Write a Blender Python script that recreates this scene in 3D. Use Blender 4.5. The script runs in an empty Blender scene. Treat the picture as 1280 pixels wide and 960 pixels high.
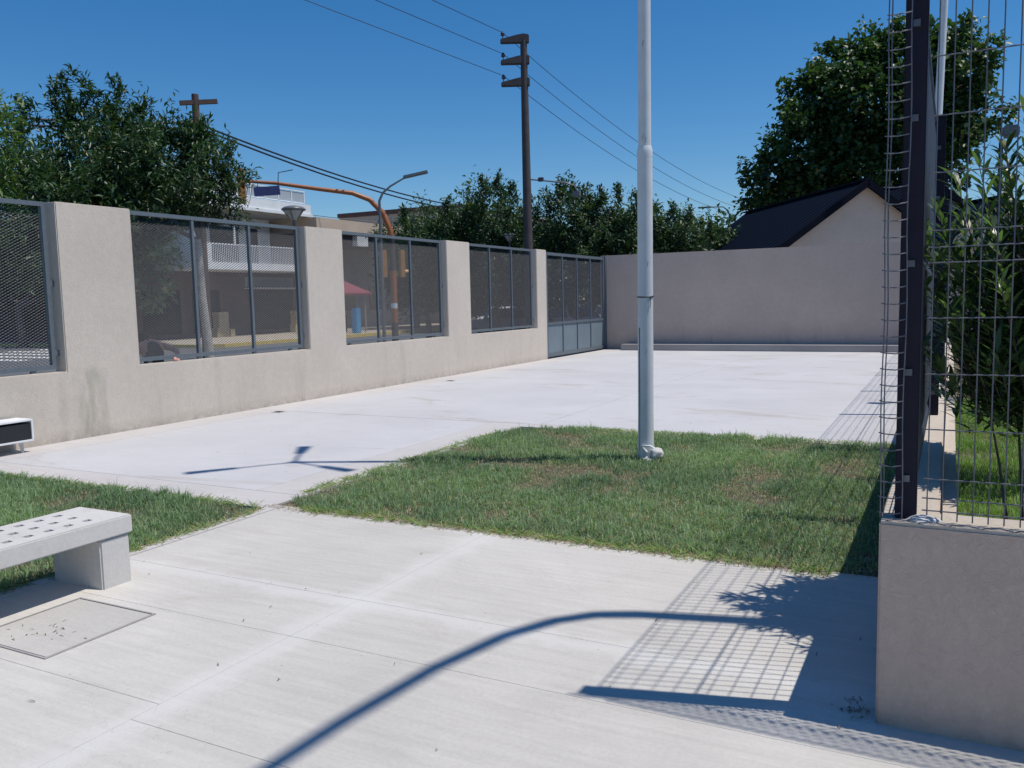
import bpy, bmesh, math, random
import numpy as np
from mathutils import Vector, Matrix, noise as mnoise
random.seed(7); rng = np.random.default_rng(7)
S = bpy.context.scene
C = S.collection
R = math.radians

# ------------------------------------------------------------------ camera
FPX = 1056.0; PITCH = .0991; ROLL = -.0224; YAW = -.480; EYE = 1.65
def cam_axes():
    cy, sy, cp, sp = math.cos(YAW), math.sin(YAW), math.cos(PITCH), math.sin(PITCH)
    w = Vector((sy*cp, cy*cp, -sp)); r0 = Vector((cy, -sy, 0)); u0 = r0.cross(w)
    r = r0*math.cos(ROLL)+u0*math.sin(ROLL); u = u0*math.cos(ROLL)-r0*math.sin(ROLL)
    return r, u, w
CR, CU, CW = cam_axes()
cd = bpy.data.cameras.new('camera'); cam = bpy.data.objects.new('camera', cd); C.objects.link(cam)
M = Matrix((CR, CU, -CW)).transposed().to_4x4(); M.translation = (0, 0, EYE)
cam.matrix_world = M
cd.sensor_width = 36; cd.lens = 36*FPX/1280; cd.clip_end = 1500; cd.clip_start = .05
S.camera = cam

# ------------------------------------------------------------------ light
SUNV = Vector((.42, .112, 1.0)).normalized()
W = bpy.data.worlds.new('World'); S.world = W; W.use_nodes = True
nt = W.node_tree; nt.nodes.clear()
sky = nt.nodes.new('ShaderNodeTexSky'); sky.sky_type = 'NISHITA'; sky.sun_disc = False
sky.sun_elevation = math.asin(SUNV.z); sky.sun_rotation = math.atan2(SUNV.x, SUNV.y)
sky.air_density = 1.0; sky.dust_density = .2; sky.ozone_density = 6.0; sky.altitude = 0
bg = nt.nodes.new('ShaderNodeBackground'); bg.inputs[1].default_value = .105
ou = nt.nodes.new('ShaderNodeOutputWorld')
hs = nt.nodes.new('ShaderNodeHueSaturation'); hs.inputs['Saturation'].default_value = 1.29
nt.links.new(sky.outputs[0], hs.inputs['Color']); nt.links.new(hs.outputs[0], bg.inputs[0]); nt.links.new(bg.outputs[0], ou.inputs[0])
sl = bpy.data.lights.new('sun', 'SUN'); sl.energy = 4.1; sl.angle = R(.53); sl.color = (1, .94, .86)
sun = bpy.data.objects.new('sun', sl); C.objects.link(sun)
sun.rotation_euler = SUNV.to_track_quat('Z', 'Y').to_euler(); sun.location = (5, 5, 30)
S.view_settings.view_transform = 'Standard'; S.view_settings.look = 'None'
S.view_settings.exposure = 0.0; S.view_settings.gamma = 1; S.view_settings.use_curve_mapping = False

# ------------------------------------------------------------------ materials
def newmat(name):
    m = bpy.data.materials.new(name); m.use_nodes = True
    nt = m.node_tree; b = nt.nodes['Principled BSDF']
    return m, nt, b
def N(nt, t, **kw):
    n = nt.nodes.new(t)
    for k, v in kw.items():
        if k in n.inputs.keys(): n.inputs[k].default_value = v
        else: setattr(n, k, v)
    return n
def coords(nt, scale=(1, 1, 1), rot=(0, 0, 0)):
    tc = N(nt, 'ShaderNodeTexCoord'); mp = N(nt, 'ShaderNodeMapping')
    mp.inputs['Scale'].default_value = scale; mp.inputs['Rotation'].default_value = rot
    nt.links.new(tc.outputs['Object'], mp.inputs[0]); return mp.outputs[0]
def noi(nt, vec, scale, detail=4, rough=.55, dist=0):
    n = N(nt, 'ShaderNodeTexNoise'); n.inputs['Scale'].default_value = scale
    n.inputs['Detail'].default_value = detail; n.inputs['Roughness'].default_value = rough
    n.inputs['Distortion'].default_value = dist
    nt.links.new(vec, n.inputs['Vector']); return n.outputs['Fac']
def rampf(nt, f, a, b, lo=0., hi=1.):
    n = N(nt, 'ShaderNodeMapRange'); n.inputs['From Min'].default_value = a; n.inputs['From Max'].default_value = b
    n.inputs['To Min'].default_value = lo; n.inputs['To Max'].default_value = hi
    nt.links.new(f, n.inputs['Value']); return n.outputs[0]
def mixc(nt, f, a, b, mode='MIX'):
    n = N(nt, 'ShaderNodeMix'); n.data_type = 'RGBA'; n.blend_type = mode
    for s, v in ((0, f), (6, a), (7, b)):
        if isinstance(v, (int, float)): n.inputs[s].default_value = v
        elif isinstance(v, (tuple, list)): n.inputs[s].default_value = (*v[:3], 1)
        else: nt.links.new(v, n.inputs[s])
    return n.outputs[2]
def bump(nt, b, h, strength=.3, dist=.01):
    n = N(nt, 'ShaderNodeBump'); n.inputs['Strength'].default_value = strength; n.inputs['Distance'].default_value = dist
    nt.links.new(h, n.inputs['Height']); nt.links.new(n.outputs[0], b.inputs['Normal'])
def simple(name, col, rough=.6, var=.12, scale=6, metal=0, spec=.5, bmp=0, bscale=60):
    if 'roof' in name: spec = .06
    m, nt, b = newmat(name); v = coords(nt)
    f = noi(nt, v, scale, 5)
    c = mixc(nt, rampf(nt, f, .3, .7), tuple(x*(1-var) for x in col), tuple(min(1, x*(1+var)) for x in col))
    nt.links.new(c, b.inputs['Base Color']); b.inputs['Roughness'].default_value = rough
    b.inputs['Metallic'].default_value = metal; b.inputs['Specular IOR Level'].default_value = spec
    if bmp: bump(nt, b, noi(nt, v, bscale, 4), bmp, .004)
    return m
def concrete(name, col, streak=.10, blotch=.12, dirt=(.30, .26, .21), dirtamt=.35, axis='X', speck=.5, bands=(), dscale=4.5):
    m, nt, b = newmat(name); v = coords(nt)
    sx = (.5, 7, 1) if axis == 'X' else (7, .5, 1)
    vs = coords(nt, sx)
    f1 = noi(nt, v, .55, 6, .62, .4); f2 = noi(nt, vs, 3.0, 5, .65); f3 = noi(nt, v, 45, 5, .7); f4 = noi(nt, coords(nt, (.6, 1.5, 1)), dscale, 7, .7, .8)
    c = mixc(nt, rampf(nt, f1, .32, .68), tuple(x*(1-blotch) for x in col), tuple(x*(1+blotch*.6) for x in col))
    g = rampf(nt, f2, .3, .7, 1-streak, 1+streak*.6)
    c = mixc(nt, 1.0, c, g, 'MULTIPLY')
    c = mixc(nt, 1.0, c, rampf(nt, f3, .25, .75, .93, 1.06), 'MULTIPLY')
    c = mixc(nt, rampf(nt, f4, .56, .76, 0, dirtamt), c, dirt)
    for ax, p_, w_ in bands:      # smooth trowelled strips between the broomed bays
        sx2 = N(nt, 'ShaderNodeSeparateXYZ'); nt.links.new(v, sx2.inputs[0])
        q = N(nt, 'ShaderNodeMath', operation='SUBTRACT'); nt.links.new(sx2.outputs[ax], q.inputs[0]); q.inputs[1].default_value = p_
        w2 = N(nt, 'ShaderNodeMath', operation='ADD'); nt.links.new(q.outputs[0], w2.inputs[0]); nt.links.new(rampf(nt, noi(nt, v, 3.5, 5, .7), .2, .8, -.10, .10), w2.inputs[1])
        q2 = N(nt, 'ShaderNodeMath', operation='ABSOLUTE'); nt.links.new(w2.outputs[0], q2.inputs[0])
        c = mixc(nt, rampf(nt, q2.outputs[0], w_*.4, w_*1.5, .5, 0), c, (.63, .62, .60))
    # small dark specks and scuffs
    vo = N(nt, 'ShaderNodeTexVoronoi'); vo.inputs['Scale'].default_value = 5.5; nt.links.new(coords(nt, (1, 1.6, 1)), vo.inputs['Vector'])
    sp = rampf(nt, vo.outputs['Distance'], .018, .05, speck, 0)
    c = mixc(nt, sp, c, (.13, .115, .10))
    # hairline cracks: thin ridges of a distorted noise
    cr = noi(nt, v, 1.1, 7, .6, .3)
    n = N(nt, 'ShaderNodeMath', operation='SUBTRACT'); n.inputs[1].default_value = .5; nt.links.new(cr, n.inputs[0])
    n2 = N(nt, 'ShaderNodeMath', operation='ABSOLUTE'); nt.links.new(n.outputs[0], n2.inputs[0])
    msk = rampf(nt, noi(nt, v, .8, 2), .56, .62)
    line = rampf(nt, n2.outputs[0], .0, .002, .22, 0)
    n3 = N(nt, 'ShaderNodeMath', operation='MULTIPLY'); nt.links.new(msk, n3.inputs[0]); nt.links.new(line, n3.inputs[1])
    c = mixc(nt, n3.outputs[0], c, (.16, .14, .12))
    nt.links.new(c, b.inputs['Base Color']); b.inputs['Roughness'].default_value = .88; b.inputs['Specular IOR Level'].default_value = .25
    a = N(nt, 'ShaderNodeMath', operation='ADD'); nt.links.new(f2, a.inputs[0]); nt.links.new(f3, a.inputs[1])
    bump(nt, b, a.outputs[0], .35, .006)
    return m
def stucco(name, col, stain=True, drips=()):
    m, nt, b = newmat(name); v = coords(nt)
    f1 = noi(nt, v, .7, 5, .6, .3); f2 = noi(nt, coords(nt, (1, 1, .75)), 26, 8, .8, 1.6); f3 = noi(nt, v, 9, 4, .6)
    c = mixc(nt, rampf(nt, f1, .3, .7), tuple(x*.93 for x in col), tuple(x*1.05 for x in col))
    c = mixc(nt, 1.0, c, rampf(nt, f2, .25, .8, .87, 1.08), 'MULTIPLY')
    c = mixc(nt, 1.0, c, rampf(nt, f3, .3, .7, .96, 1.03), 'MULTIPLY')
    if stain:   # rain streaks below the sills, darker towards the foot
        f4 = noi(nt, coords(nt, (1.6, 1.6, .12)), 2.1, 5, .65)
        sx = N(nt, 'ShaderNodeSeparateXYZ'); tc = N(nt, 'ShaderNodeTexCoord'); nt.links.new(tc.outputs['Object'], sx.inputs[0])
        low = rampf(nt, sx.outputs[2], .2, 1.0, 1, .12)
        s = N(nt, 'ShaderNodeMath', operation='MULTIPLY'); nt.links.new(rampf(nt, f4, .54, .76, 0, .28), s.inputs[0]); nt.links.new(low, s.inputs[1])
        c = mixc(nt, s.outputs[0], c, (.21, .20, .155))
        for y_, w_, a_ in drips:      # separate greenish rain stains below the sills
            q = N(nt, 'ShaderNodeMath', operation='SUBTRACT'); nt.links.new(sx.outputs[1], q.inputs[0]); q.inputs[1].default_value = y_
            q2 = N(nt, 'ShaderNodeMath', operation='ABSOLUTE'); nt.links.new(q.outputs[0], q2.inputs[0])
            m1 = N(nt, 'ShaderNodeMath', operation='MULTIPLY'); nt.links.new(rampf(nt, q2.outputs[0], w_*.3, w_, a_, 0), m1.inputs[0]); nt.links.new(rampf(nt, sx.outputs[2], .80, .95, 1, 0), m1.inputs[1])
            m2 = N(nt, 'ShaderNodeMath', operation='MULTIPLY'); nt.links.new(m1.outputs[0], m2.inputs[0]); nt.links.new(rampf(nt, noi(nt, coords(nt, (1, 1, .25)), 7, 5, .7), .35, .7), m2.inputs[1])
            c = mixc(nt, m2.outputs[0], c, (.30, .30, .22))
        d = N(nt, 'ShaderNodeMath', operation='MULTIPLY'); nt.links.new(rampf(nt, sx.outputs[2], 0, .16, .4, 0), d.inputs[0]); nt.links.new(rampf(nt, f3, .35, .6), d.inputs[1])
        c = mixc(nt, d.outputs[0], c, (.17, .15, .12))
    nt.links.new(c, b.inputs['Base Color']); b.inputs['Roughness'].default_value = .95; b.inputs['Specular IOR Level'].default_value = .1
    bump(nt, b, f2, .75, .012)
    return m
def foliage(name, dark, light, trans=.25, rough=.45, dry=(.35, .28, .12)):
    m, nt, b = newmat(name)
    at = N(nt, 'ShaderNodeAttribute'); at.attribute_name = 'tint'
    sp = N(nt, 'ShaderNodeSeparateColor'); nt.links.new(at.outputs['Color'], sp.inputs[0])
    c = mixc(nt, sp.outputs[0], dark, light); c = mixc(nt, sp.outputs[1], c, dry)
    nt.links.new(c, b.inputs['Base Color']); b.inputs['Roughness'].default_value = rough; b.inputs['Specular IOR Level'].default_value = .45
    tr = N(nt, 'ShaderNodeBsdfTranslucent'); tc2 = mixc(nt, 1.0, c, (1.3, 1.5, .6), 'MULTIPLY'); nt.links.new(tc2, tr.inputs[0])
    mx = N(nt, 'ShaderNodeMixShader'); mx.inputs[0].default_value = trans
    nt.links.new(b.outputs[0], mx.inputs[1]); nt.links.new(tr.outputs[0], mx.inputs[2])
    nt.links.new(mx.outputs[0], nt.nodes['Material Output'].inputs[0])
    return m
MAT = dict(
    white_conc=concrete('smooth_concrete', (.53, .525, .53), .05, .07, (.36, .30, .255), .9, dscale=.75),
    front_conc=concrete('broomed_concrete', (.548, .526, .487), .085, .13, (.43, .39, .34), .5, bands=((0, -2.88, .11), (1, 3.62, .08)), dscale=2.6),
    band_conc=concrete('trowelled_band', (.64, .625, .61), .03, .06, (.5, .47, .43), .3),
    lid_conc=concrete('lid_concrete', (.50, .48, .45), .05, .12, (.34, .30, .26), .5),
    strip_conc=concrete('strip_concrete', (.53, .505, .49), .07, .08, (.38, .35, .31), .35, 'X'),
    kerb_conc=concrete('kerb_concrete', (.36, .34, .33), .1, .12),
    bench_conc=concrete('bench_concrete', (.59, .57, .545), .05, .13, (.38, .39, .35), .5, 'Y'),
    wall=stucco('stucco_beige', (.62, .555, .48), True, [(7.15, .28, .75), (9.3, .10, .25), (6.75, .08, .5), (14.2, .12, .3)]), wall2=stucco('stucco_beige_shaded', (.60, .475, .40)),  # wall2: same beige stucco, recoloured warmer to offset its blue shade
    ledge=stucco('ledge_cement', (.60, .53, .45), False),
    back=stucco('stucco_back', (.58, .465, .40), True),  # same beige stucco, colour warmed for the wall standing in shade
    gable=stucco('stucco_gable', (.66, .56, .49), False),
    steel=simple('grey_blue_steel', (.115, .14, .165), .42, .10, 20),
    steelp=simple('grey_blue_panel', (.165, .215, .25), .45, .08, 2),
    mesh=simple('expanded_steel', (.026, .033, .052), .5, .1, 20),
    galv=simple('galvanised_wire', (.12, .13, .155), .42, .2, 30, .4),
    post=simple('dark_fence_post', (.016, .015, .027), .65, .12, 12, 0, .2),
    whitep=simple('white_column_paint', (.67, .69, .71), .4, .06, 5, bmp=.1, bscale=200),
    black=simple('black_rubber', (.015, .015, .02), .5),
    mortar=simple('mortar', (.55, .54, .52), .9, .15, 30, bmp=.6),
    soil=simple('soil', (.10, .085, .05), .95, .35, 8, bmp=.8, bscale=40),
    under=simple('joint_sand', (.12, .11, .10), .95, .2, 12),
    asphalt=simple('asphalt', (.115, .12, .125), .85, .15, 3, bmp=.4, bscale=120),
    paintw=simple('road_paint', (.62, .62, .60), .7, .15, 9),
    painty=simple('yellow_paint', (.55, .43, .10), .7, .2, 9),
    pave=simple('sidewalk_tan', (.40, .35, .28), .9, .15, 2),
    bark=simple('bark', (.11, .09, .07), .95, .3, 14, bmp=.8, bscale=30),
    lime=simple('limewashed_bark', (.42, .42, .40), .9, .25, 10, bmp=.6, bscale=40),
    leafd=foliage('ficus_leaf', (.014, .040, .018), (.055, .115, .042), .22, .42),
    leafm=foliage('street_leaf', (.016, .040, .020), (.075, .14, .062), rough=.48),
    leafl=foliage('light_leaf', (.04, .09, .02), (.11, .20, .05)),
    leafp=foliage('plane_leaf', (.016, .044, .018), (.075, .145, .042)),
    leafo=foliage('oleander_leaf', (.022, .050, .022), (.13, .21, .075), .34, .36),
    grass=foliage('grass_blade', (.088, .170, .098), (.29, .41, .20), .30, .55, (.52, .43, .29)),
    grassg=foliage('garden_grass_blade', (.065, .14, .028), (.20, .34, .07), .35, .55, (.30, .26, .12)),
    white=simple('white_render', (.72, .74, .75), .8, .06, 2),
    grey=simple('grey_render', (.30, .29, .28), .9, .1, 2),
    brown=simple('brown_shopfront', (.070, .040, .042), .8, .2, 1.5),
    beige=simple('beige_render', (.50, .40, .31), .9, .1, .8),
    dglass=simple('dark_glass', (.02, .025, .03), .12, .1, 3),
    frost=simple('frosted_panel', (.38, .42, .45), .4, .05, 2),
    roof=simple('slate_sheet_roof', (.003, .007, .017), .85, .15, 4),
    rooft=simple('dark_roof_trim', (.006, .008, .016), .7),
    orange=simple('orange_paint', (.33, .115, .04), .45, .12, 4),
    yellow=simple('signal_yellow', (.42, .20, .045), .45, .1, 5),
    blue=simple('sign_blue', (.03, .04, .14), .5),
    cyan=simple('blue_drum', (.04, .28, .55), .5),
    red=simple('red_awning', (.24, .05, .075), .7),
    polec=simple('old_concrete_pole', (.062, .055, .060), .85, .2, 3),
    wood=simple('wood_pole', (.09, .06, .05), .9, .2, 8),
    lampg=simple('lamp_grey', (.12, .135, .15), .4, .1, 8),
    porc=simple('porcelain', (.05, .035, .06), .3),
    skin=simple('skin', (.66, .36, .29), .55, .06, 20),
    shirt=simple('dark_shirt', (.035, .035, .045), .9, .2, 12, bmp=.5),
    hair=simple('dark_hair', (.018, .013, .010), .7, .3, 60),
    carw=simple('car_white', (.70, .71, .72), .25, .03, 2), carg=simple('car_grey', (.16, .17, .19), .25, .03, 2),
    cars=simple('car_silver', (.45, .47, .50), .25, .03, 2, .4),
    tyre=simple('tyre', (.02, .02, .02), .9), chrome=simple('rim', (.5, .5, .52), .3, .05, 4, .7),
    lens=simple('lamp_lens', (.6, .6, .62), .15), redl=simple('tail_lens', (.35, .02, .02), .2),
    bluewall=simple('pale_blue_wall', (.24, .30, .36), .9, .08, 2),
    plank=simple('pale_plank', (.46, .38, .24), .8, .2, 6),
    tank=simple('dark_tank', (.05, .05, .07), .6),
    whitebox=simple('white_bench_paint', (.72, .73, .74), .6, .06, 6),
    dry=simple('dry_leaf', (.14, .11, .08), .95, .3, 30),
    straw=simple('dry_straw', (.36, .29, .20), .95, .25, 30),
)

# ------------------------------------------------------------------ object helpers
def tag(o, label=None, cat=None, group=None, kind=None):
    if label: o['label'] = label
    if cat: o['category'] = cat
    if group: o['group'] = group
    if kind: o['kind'] = kind
    return o
def thing(name, label, cat, loc=(0, 0, 0), group=None, rz=0):
    o = bpy.data.objects.new(name, None); C.objects.link(o); o.location = loc; o.rotation_euler = (0, 0, rz)
    o.empty_display_size = .1
    return tag(o, label, cat, group)
def link_mesh(name, me, parent=None):
    o = bpy.data.objects.new(name, me); C.objects.link(o)
    if parent: o.parent = parent
    return o
class MB:
    """collects shapes into one mesh"""
    def __init__(s): s.v = []; s.f = []; s.smooth = []
    def add(s, vs, fs, smooth=False):
        k = len(s.v); s.v += [tuple(p) for p in vs]; s.f += [tuple(i+k for i in f) for f in fs]; s.smooth += [smooth]*len(fs); return s
    def box(s, a, b):
        x0, y0, z0 = a; x1, y1, z1 = b
        return s.add([(x0,y0,z0),(x1,y0,z0),(x1,y1,z0),(x0,y1,z0),(x0,y0,z1),(x1,y0,z1),(x1,y1,z1),(x0,y1,z1)],
                     [(0,3,2,1),(4,5,6,7),(0,1,5,4),(1,2,6,5),(2,3,7,6),(3,0,4,7)])
    def tube(s, pts, r, n=8, caps=True):
        pts = [Vector(p) for p in pts]; rs = r if isinstance(r, (list, tuple)) else [r]*len(pts)
        rings = []; up = None
        for i, p in enumerate(pts):
            t = (pts[min(i+1, len(pts)-1)]-pts[max(i-1, 0)]).normalized()
            if up is None: up = Vector((0, 0, 1)) if abs(t.z) < .9 else Vector((1, 0, 0))
            a = t.cross(up).normalized(); b = a.cross(t).normalized(); up = b
            rings.append([p+(a*math.cos(2*math.pi*k/n)+b*math.sin(2*math.pi*k/n))*rs[i] for k in range(n)])
        vs = [q for rg in rings for q in rg]
        fs = [(i*n+k, i*n+(k+1) % n, (i+1)*n+(k+1) % n, (i+1)*n+k) for i in range(len(pts)-1) for k in range(n)]
        s.add(vs, fs, n > 5)
        if caps:
            s.add(rings[0], [tuple(reversed(range(n)))]); s.add(rings[-1], [tuple(range(n))])
        return s
    def bar(s, p, q, w, h, up=(0, 0, 1)):
        """square section bar from p to q, w across, h along up"""
        p, q, up = Vector(p), Vector(q), Vector(up); t = (q-p).normalized(); a = t.cross(up).normalized()*w/2; b = a.cross(t).normalized()*h/2
        vs = [p-a-b, p+a-b, p+a+b, p-a+b, q-a-b, q+a-b, q+a+b, q-a+b]
        return s.add(vs, [(0,3,2,1),(4,5,6,7),(0,1,5,4),(1,2,6,5),(2,3,7,6),(3,0,4,7)])
    def lathe(s, c, prof, n=16):
        c = Vector(c); vs = [c+Vector((r*math.cos(2*math.pi*k/n), r*math.sin(2*math.pi*k/n), z)) for r, z in prof for k in range(n)]
        fs = [(i*n+k, i*n+(k+1) % n, (i+1)*n+(k+1) % n, (i+1)*n+k) for i in range(len(prof)-1) for k in range(n)]
        fs += [tuple(reversed(range(n))), tuple(range((len(prof)-1)*n, len(prof)*n))]
        return s.add(vs, fs, True)
    def prism(s, poly, d0, d1, axis='x'):
        """extrude polygon (list of 2D) between d0 and d1 along axis"""
        def P(u, v, d): return {'x': (d, u, v), 'y': (u, d, v), 'z': (u, v, d)}[axis]
        n = len(poly); vs = [P(u, v, d0) for u, v in poly]+[P(u, v, d1) for u, v in poly]
        fs = [tuple(range(n)), tuple(reversed(range(n, 2*n)))]+[(i, i+n, (i+1) % n+n, (i+1) % n) for i in range(n)]
        return s.add(vs, fs)
    def mesh(s, name, mat, bevel=0):
        me = bpy.data.meshes.new(name); me.from_pydata(s.v, [], s.f); me.update()
        for p, sm in zip(me.polygons, s.smooth): p.use_smooth = sm
        bm = bmesh.new(); bm.from_mesh(me); bmesh.ops.recalc_face_normals(bm, faces=bm.faces)
        if bevel:
            bmesh.ops.remove_doubles(bm, verts=bm.verts, dist=1e-5)
            es = [e for e in bm.edges if e.is_manifold and e.calc_face_angle(0) > .5]
            bmesh.ops.bevel(bm, geom=es, offset=bevel, segments=2, affect='EDGES', clamp_overlap=True)
        bm.to_mesh(me); bm.free()
        me.materials.append(MAT[mat] if isinstance(mat, str) else mat); return me
    def build(s, name, mat, parent=None, world=True, bevel=0):
        me = s.mesh(name, mat, bevel)
        if parent and world: me.transform(parent.matrix_basis.inverted())
        return link_mesh(name, me, parent)
def struct(o): o['kind'] = 'structure'; return o
def box_obj(name, a, b, mat, parent=None, bevel=0, world=True): return MB().box(a, b).build(name, mat, parent, world, bevel)
def copy_tree(o, parent=None):
    c = o.copy(); C.objects.link(c); c.parent = parent
    for ch in list(o.children): copy_tree(ch, c)
    return c
def numpy_mesh(name, V, F, tint=None, mat=None):
    """V (n,3), F (m,k) all faces of k corners"""
    me = bpy.data.meshes.new(name); n = len(V); m, k = F.shape
    me.vertices.add(n); me.vertices.foreach_set('co', np.ascontiguousarray(V, dtype=np.float32).ravel())
    me.loops.add(m*k); me.loops.foreach_set('vertex_index', np.ascontiguousarray(F, dtype=np.int32).ravel())
    me.polygons.add(m); me.polygons.foreach_set('loop_start', np.arange(0, m*k, k, dtype=np.int32))
    me.polygons.foreach_set('loop_total', np.full(m, k, dtype=np.int32))
    me.update(calc_edges=True)
    if tint is not None:
        a = me.color_attributes.new('tint', 'FLOAT_COLOR', 'POINT')
        col = np.ones((n, 4), np.float32); col[:, :2] = tint; a.data.foreach_set('color', col.ravel())
    if mat: me.materials.append(MAT[mat])
    return me

# ------------------------------------------------------------------ leaves
def leaf_arrays(P, D, Nn, L, Wd, tint):
    """folded four-sided leaves: P base, D direction, Nn rough normal, L length, Wd width, tint (n,2)"""
    n = len(P); D = D/np.linalg.norm(D, axis=1, keepdims=True)
    A = np.cross(D, Nn); A /= np.linalg.norm(A, axis=1, keepdims=True)+1e-9; U = np.cross(A, D)
    L = L[:, None]; Wd = Wd[:, None]
    v0 = P; v1 = P+D*L*.45+A*Wd*.5+U*Wd*.18; v2 = P+D*L-U*L*.12; v3 = P+D*L*.45-A*Wd*.5+U*Wd*.18
    V = np.stack([v0, v1, v2, v3], 1).reshape(-1, 3); i = np.arange(n)*4
    F = np.concatenate([np.stack([i, i+1, i+2], 1), np.stack([i, i+2, i+3], 1)])
    return V, F, np.repeat(tint, 4, axis=0)
def rdir(n): 
    v = rng.normal(size=(n, 3)); return v/np.linalg.norm(v, axis=1, keepdims=True)
def crown_mesh(name, blobs, ncl, per, leaf, spread, mat, aspect=.42, bright=(0, 1), shell=.55, spikes=0, yellow=.02, shoots=(), gloss=0):
    """leaf clumps through the volume of several blobs (centre, radii)"""
    vol = np.array([b[1][0]*b[1][1]*b[1][2] for b in blobs])**.75; vol = vol/vol.sum()
    Vs, Fs, Ts = [], [], []; k = 0
    which = rng.choice(len(blobs), ncl, p=vol)
    dirs = rdir(ncl); rad = (shell+(1-shell)*rng.random(ncl)**.8)
    lump = np.array([mnoise.noise(Vector(d*2.3)+Vector((w*7.1, 0, 0))) for d, w in zip(dirs, which)])
    rad = rad*(1+.38*lump)
    cen = np.array([blobs[w][0] for w in which])+dirs*rad[:, None]*np.array([blobs[w][1] for w in which])
    n = ncl*per
    if len(shoots):     # upright leading shoots, whorled clumps one above the other
        extra = []
        for p, h_ in shoots:
            for q in range(max(3, int(h_/.13))):
                f = q/ max(3, int(h_/.13)); extra.append((p[0]+(rng.random()-.5)*.16*(1+1.5*f), p[1]+(rng.random()-.5)*.16*(1+1.5*f), p[2]-.08-h_*f))
        cen = np.concatenate([cen, np.array(extra)]); dirs = np.concatenate([dirs, rdir(len(extra))*.3+np.array([0, 0, .9])]); ncl0 = ncl; ncl = len(cen); n = ncl*per
    cc = np.repeat(cen, per, axis=0); cd_ = np.repeat(dirs, per, axis=0)
    spc = spread*(.6+.8*rng.random(ncl))
    if len(shoots): spc[ncl0:] = spread*.5
    sp = np.repeat(spc, per)
    stem = cd_*.6+np.array([0, 0, .55])+rng.normal(size=(n, 3))*.12
    t = rng.random(n)[:, None]
    P = cc+np.clip(rng.normal(size=(n, 3)), -1.5, 1.5)*sp[:, None]*.5+stem*t*sp[:, None]*(1.0+spikes)
    D = rdir(n)+cd_*.5+np.array([0, 0, .12]); Nn = rdir(n)*.6+np.array([0, 0, 1.0])+cd_*.3
    ct = np.repeat(rng.random(ncl), per)
    ti = np.clip(bright[0]+(bright[1]-bright[0])*(ct*.55+rng.random(n)*.45), 0, 1)
    T = np.stack([ti, (rng.random(n) < yellow)*.5], 1)
    L = leaf*(.65+.7*rng.random(n))
    V, F, T = leaf_arrays(P, D, Nn, L, L*aspect, T)
    return numpy_mesh(name, V, F, T, mat), cen
def tree(name, label, loc, trunk_h, trunk_r, blobs, ncl, per, leaf, spread, mat, group='street trees beyond the wall', bark='bark', lime=False, lean=(0, 0), cat='tree', **kw):
    t = thing(name, label, cat, loc, group)
    me, cen = crown_mesh('crown', blobs, ncl, per, leaf, spread, mat, **kw)
    me.transform(Matrix.Translation(-Vector(loc))); cr = link_mesh('crown', me, t)
    tb = MB(); base = Vector(loc); top = base+Vector((lean[0], lean[1], trunk_h))
    pts = [base+(top-base)*f+Vector((math.sin(f*5)*.04, math.cos(f*4)*.04-.04, 0)) for f in (0, .1, .35, .65, 1)]
    tb.tube(pts, [trunk_r*1.35, trunk_r*1.05, trunk_r*.95, trunk_r*.85, trunk_r*.75], 10)
    tb.build('trunk', 'lime' if lime else bark, t)
    lb = MB()
    for c, rd in blobs:
        c = Vector(c); mid = top.lerp(c, .5)+Vector((random.uniform(-.2, .2), random.uniform(-.2, .2), .1))
        lb.tube([top-Vector((0, 0, .05)), mid, c], [trunk_r*.6, trunk_r*.42, trunk_r*.2], 6)
        for _ in range(7):
            q = Vector(cen[random.randrange(len(cen))])
            if (q-c).length < max(rd)*1.4: lb.tube([mid.lerp(c, random.random()), c.lerp(q, .5)+Vector((0, 0, -.05)), q], [trunk_r*.25, trunk_r*.15, trunk_r*.05], 5)
    lb.build('limb', bark, t)
    return t

# ================================================================== GROUND
def sheet(name, x0, y0, x1, y1, z, mat, nx=1):
    return struct(MB().add([(x0,y0,z),(x1,y0,z),(x1,y1,z),(x0,y1,z)], [(0,1,2,3)]).build(name, mat))
sheet('ground', -400, -300, 400, 500, -.24, 'soil')
sheet('bounce_yard', -9.5, 26.0, 9, 46, -.02, 'pave')  # unseen light paving added to bounce light onto the house gable
sheet('under_bed', -10.08, -6, 6, 30, -.06, 'under')
sheet('road', -400, -200, -13.4, 400, -.13, 'asphalt')
yd = thing('courtyard_paving', None, None, (0, 0, 0)); yd['kind'] = 'structure'
g = .003
def slab(x0, y0, x1, y1, mat, parent, z=0.0):
    g = .0007 if mat == 'front_conc' else .0022
    o = MB().box((x0+g, y0+g, -.12), (x1-g, y1-g, z)).build('concrete_slab', mat, parent, bevel=.0012); return o
for y0, y1 in ((-6, 2.2), (2.2, 5.55), (5.55, 10), (10, 15), (15, 20), (20, 25.8)): slab(-9.88, y0, -9.3, y1, 'strip_conc', yd)
slab(-9.3, 5.08, -4.95, 5.55, 'strip_conc', yd)
slab(-9.3, 5.55, -5.5, 10, 'white_conc', yd)
slab(-5.5, 5.55, -4.95, 10, 'strip_conc', yd)
slab(-4.95, 9.75, -.22, 10, 'strip_conc', yd)
slab(-9.3, 10, -4.8, 17.4, 'white_conc', yd, .001); slab(-9.3, 17.4, -4.8, 25.0, 'white_conc', yd, .001)
slab(-4.8, 10, -.22, 25.0, 'white_conc', yd)
slab(-9.3, 25.0, -.22, 25.8, 'white_conc', yd)
fp = thing('forecourt_paving', None, None, (0, 0, 0)); fp['kind'] = 'structure'
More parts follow.
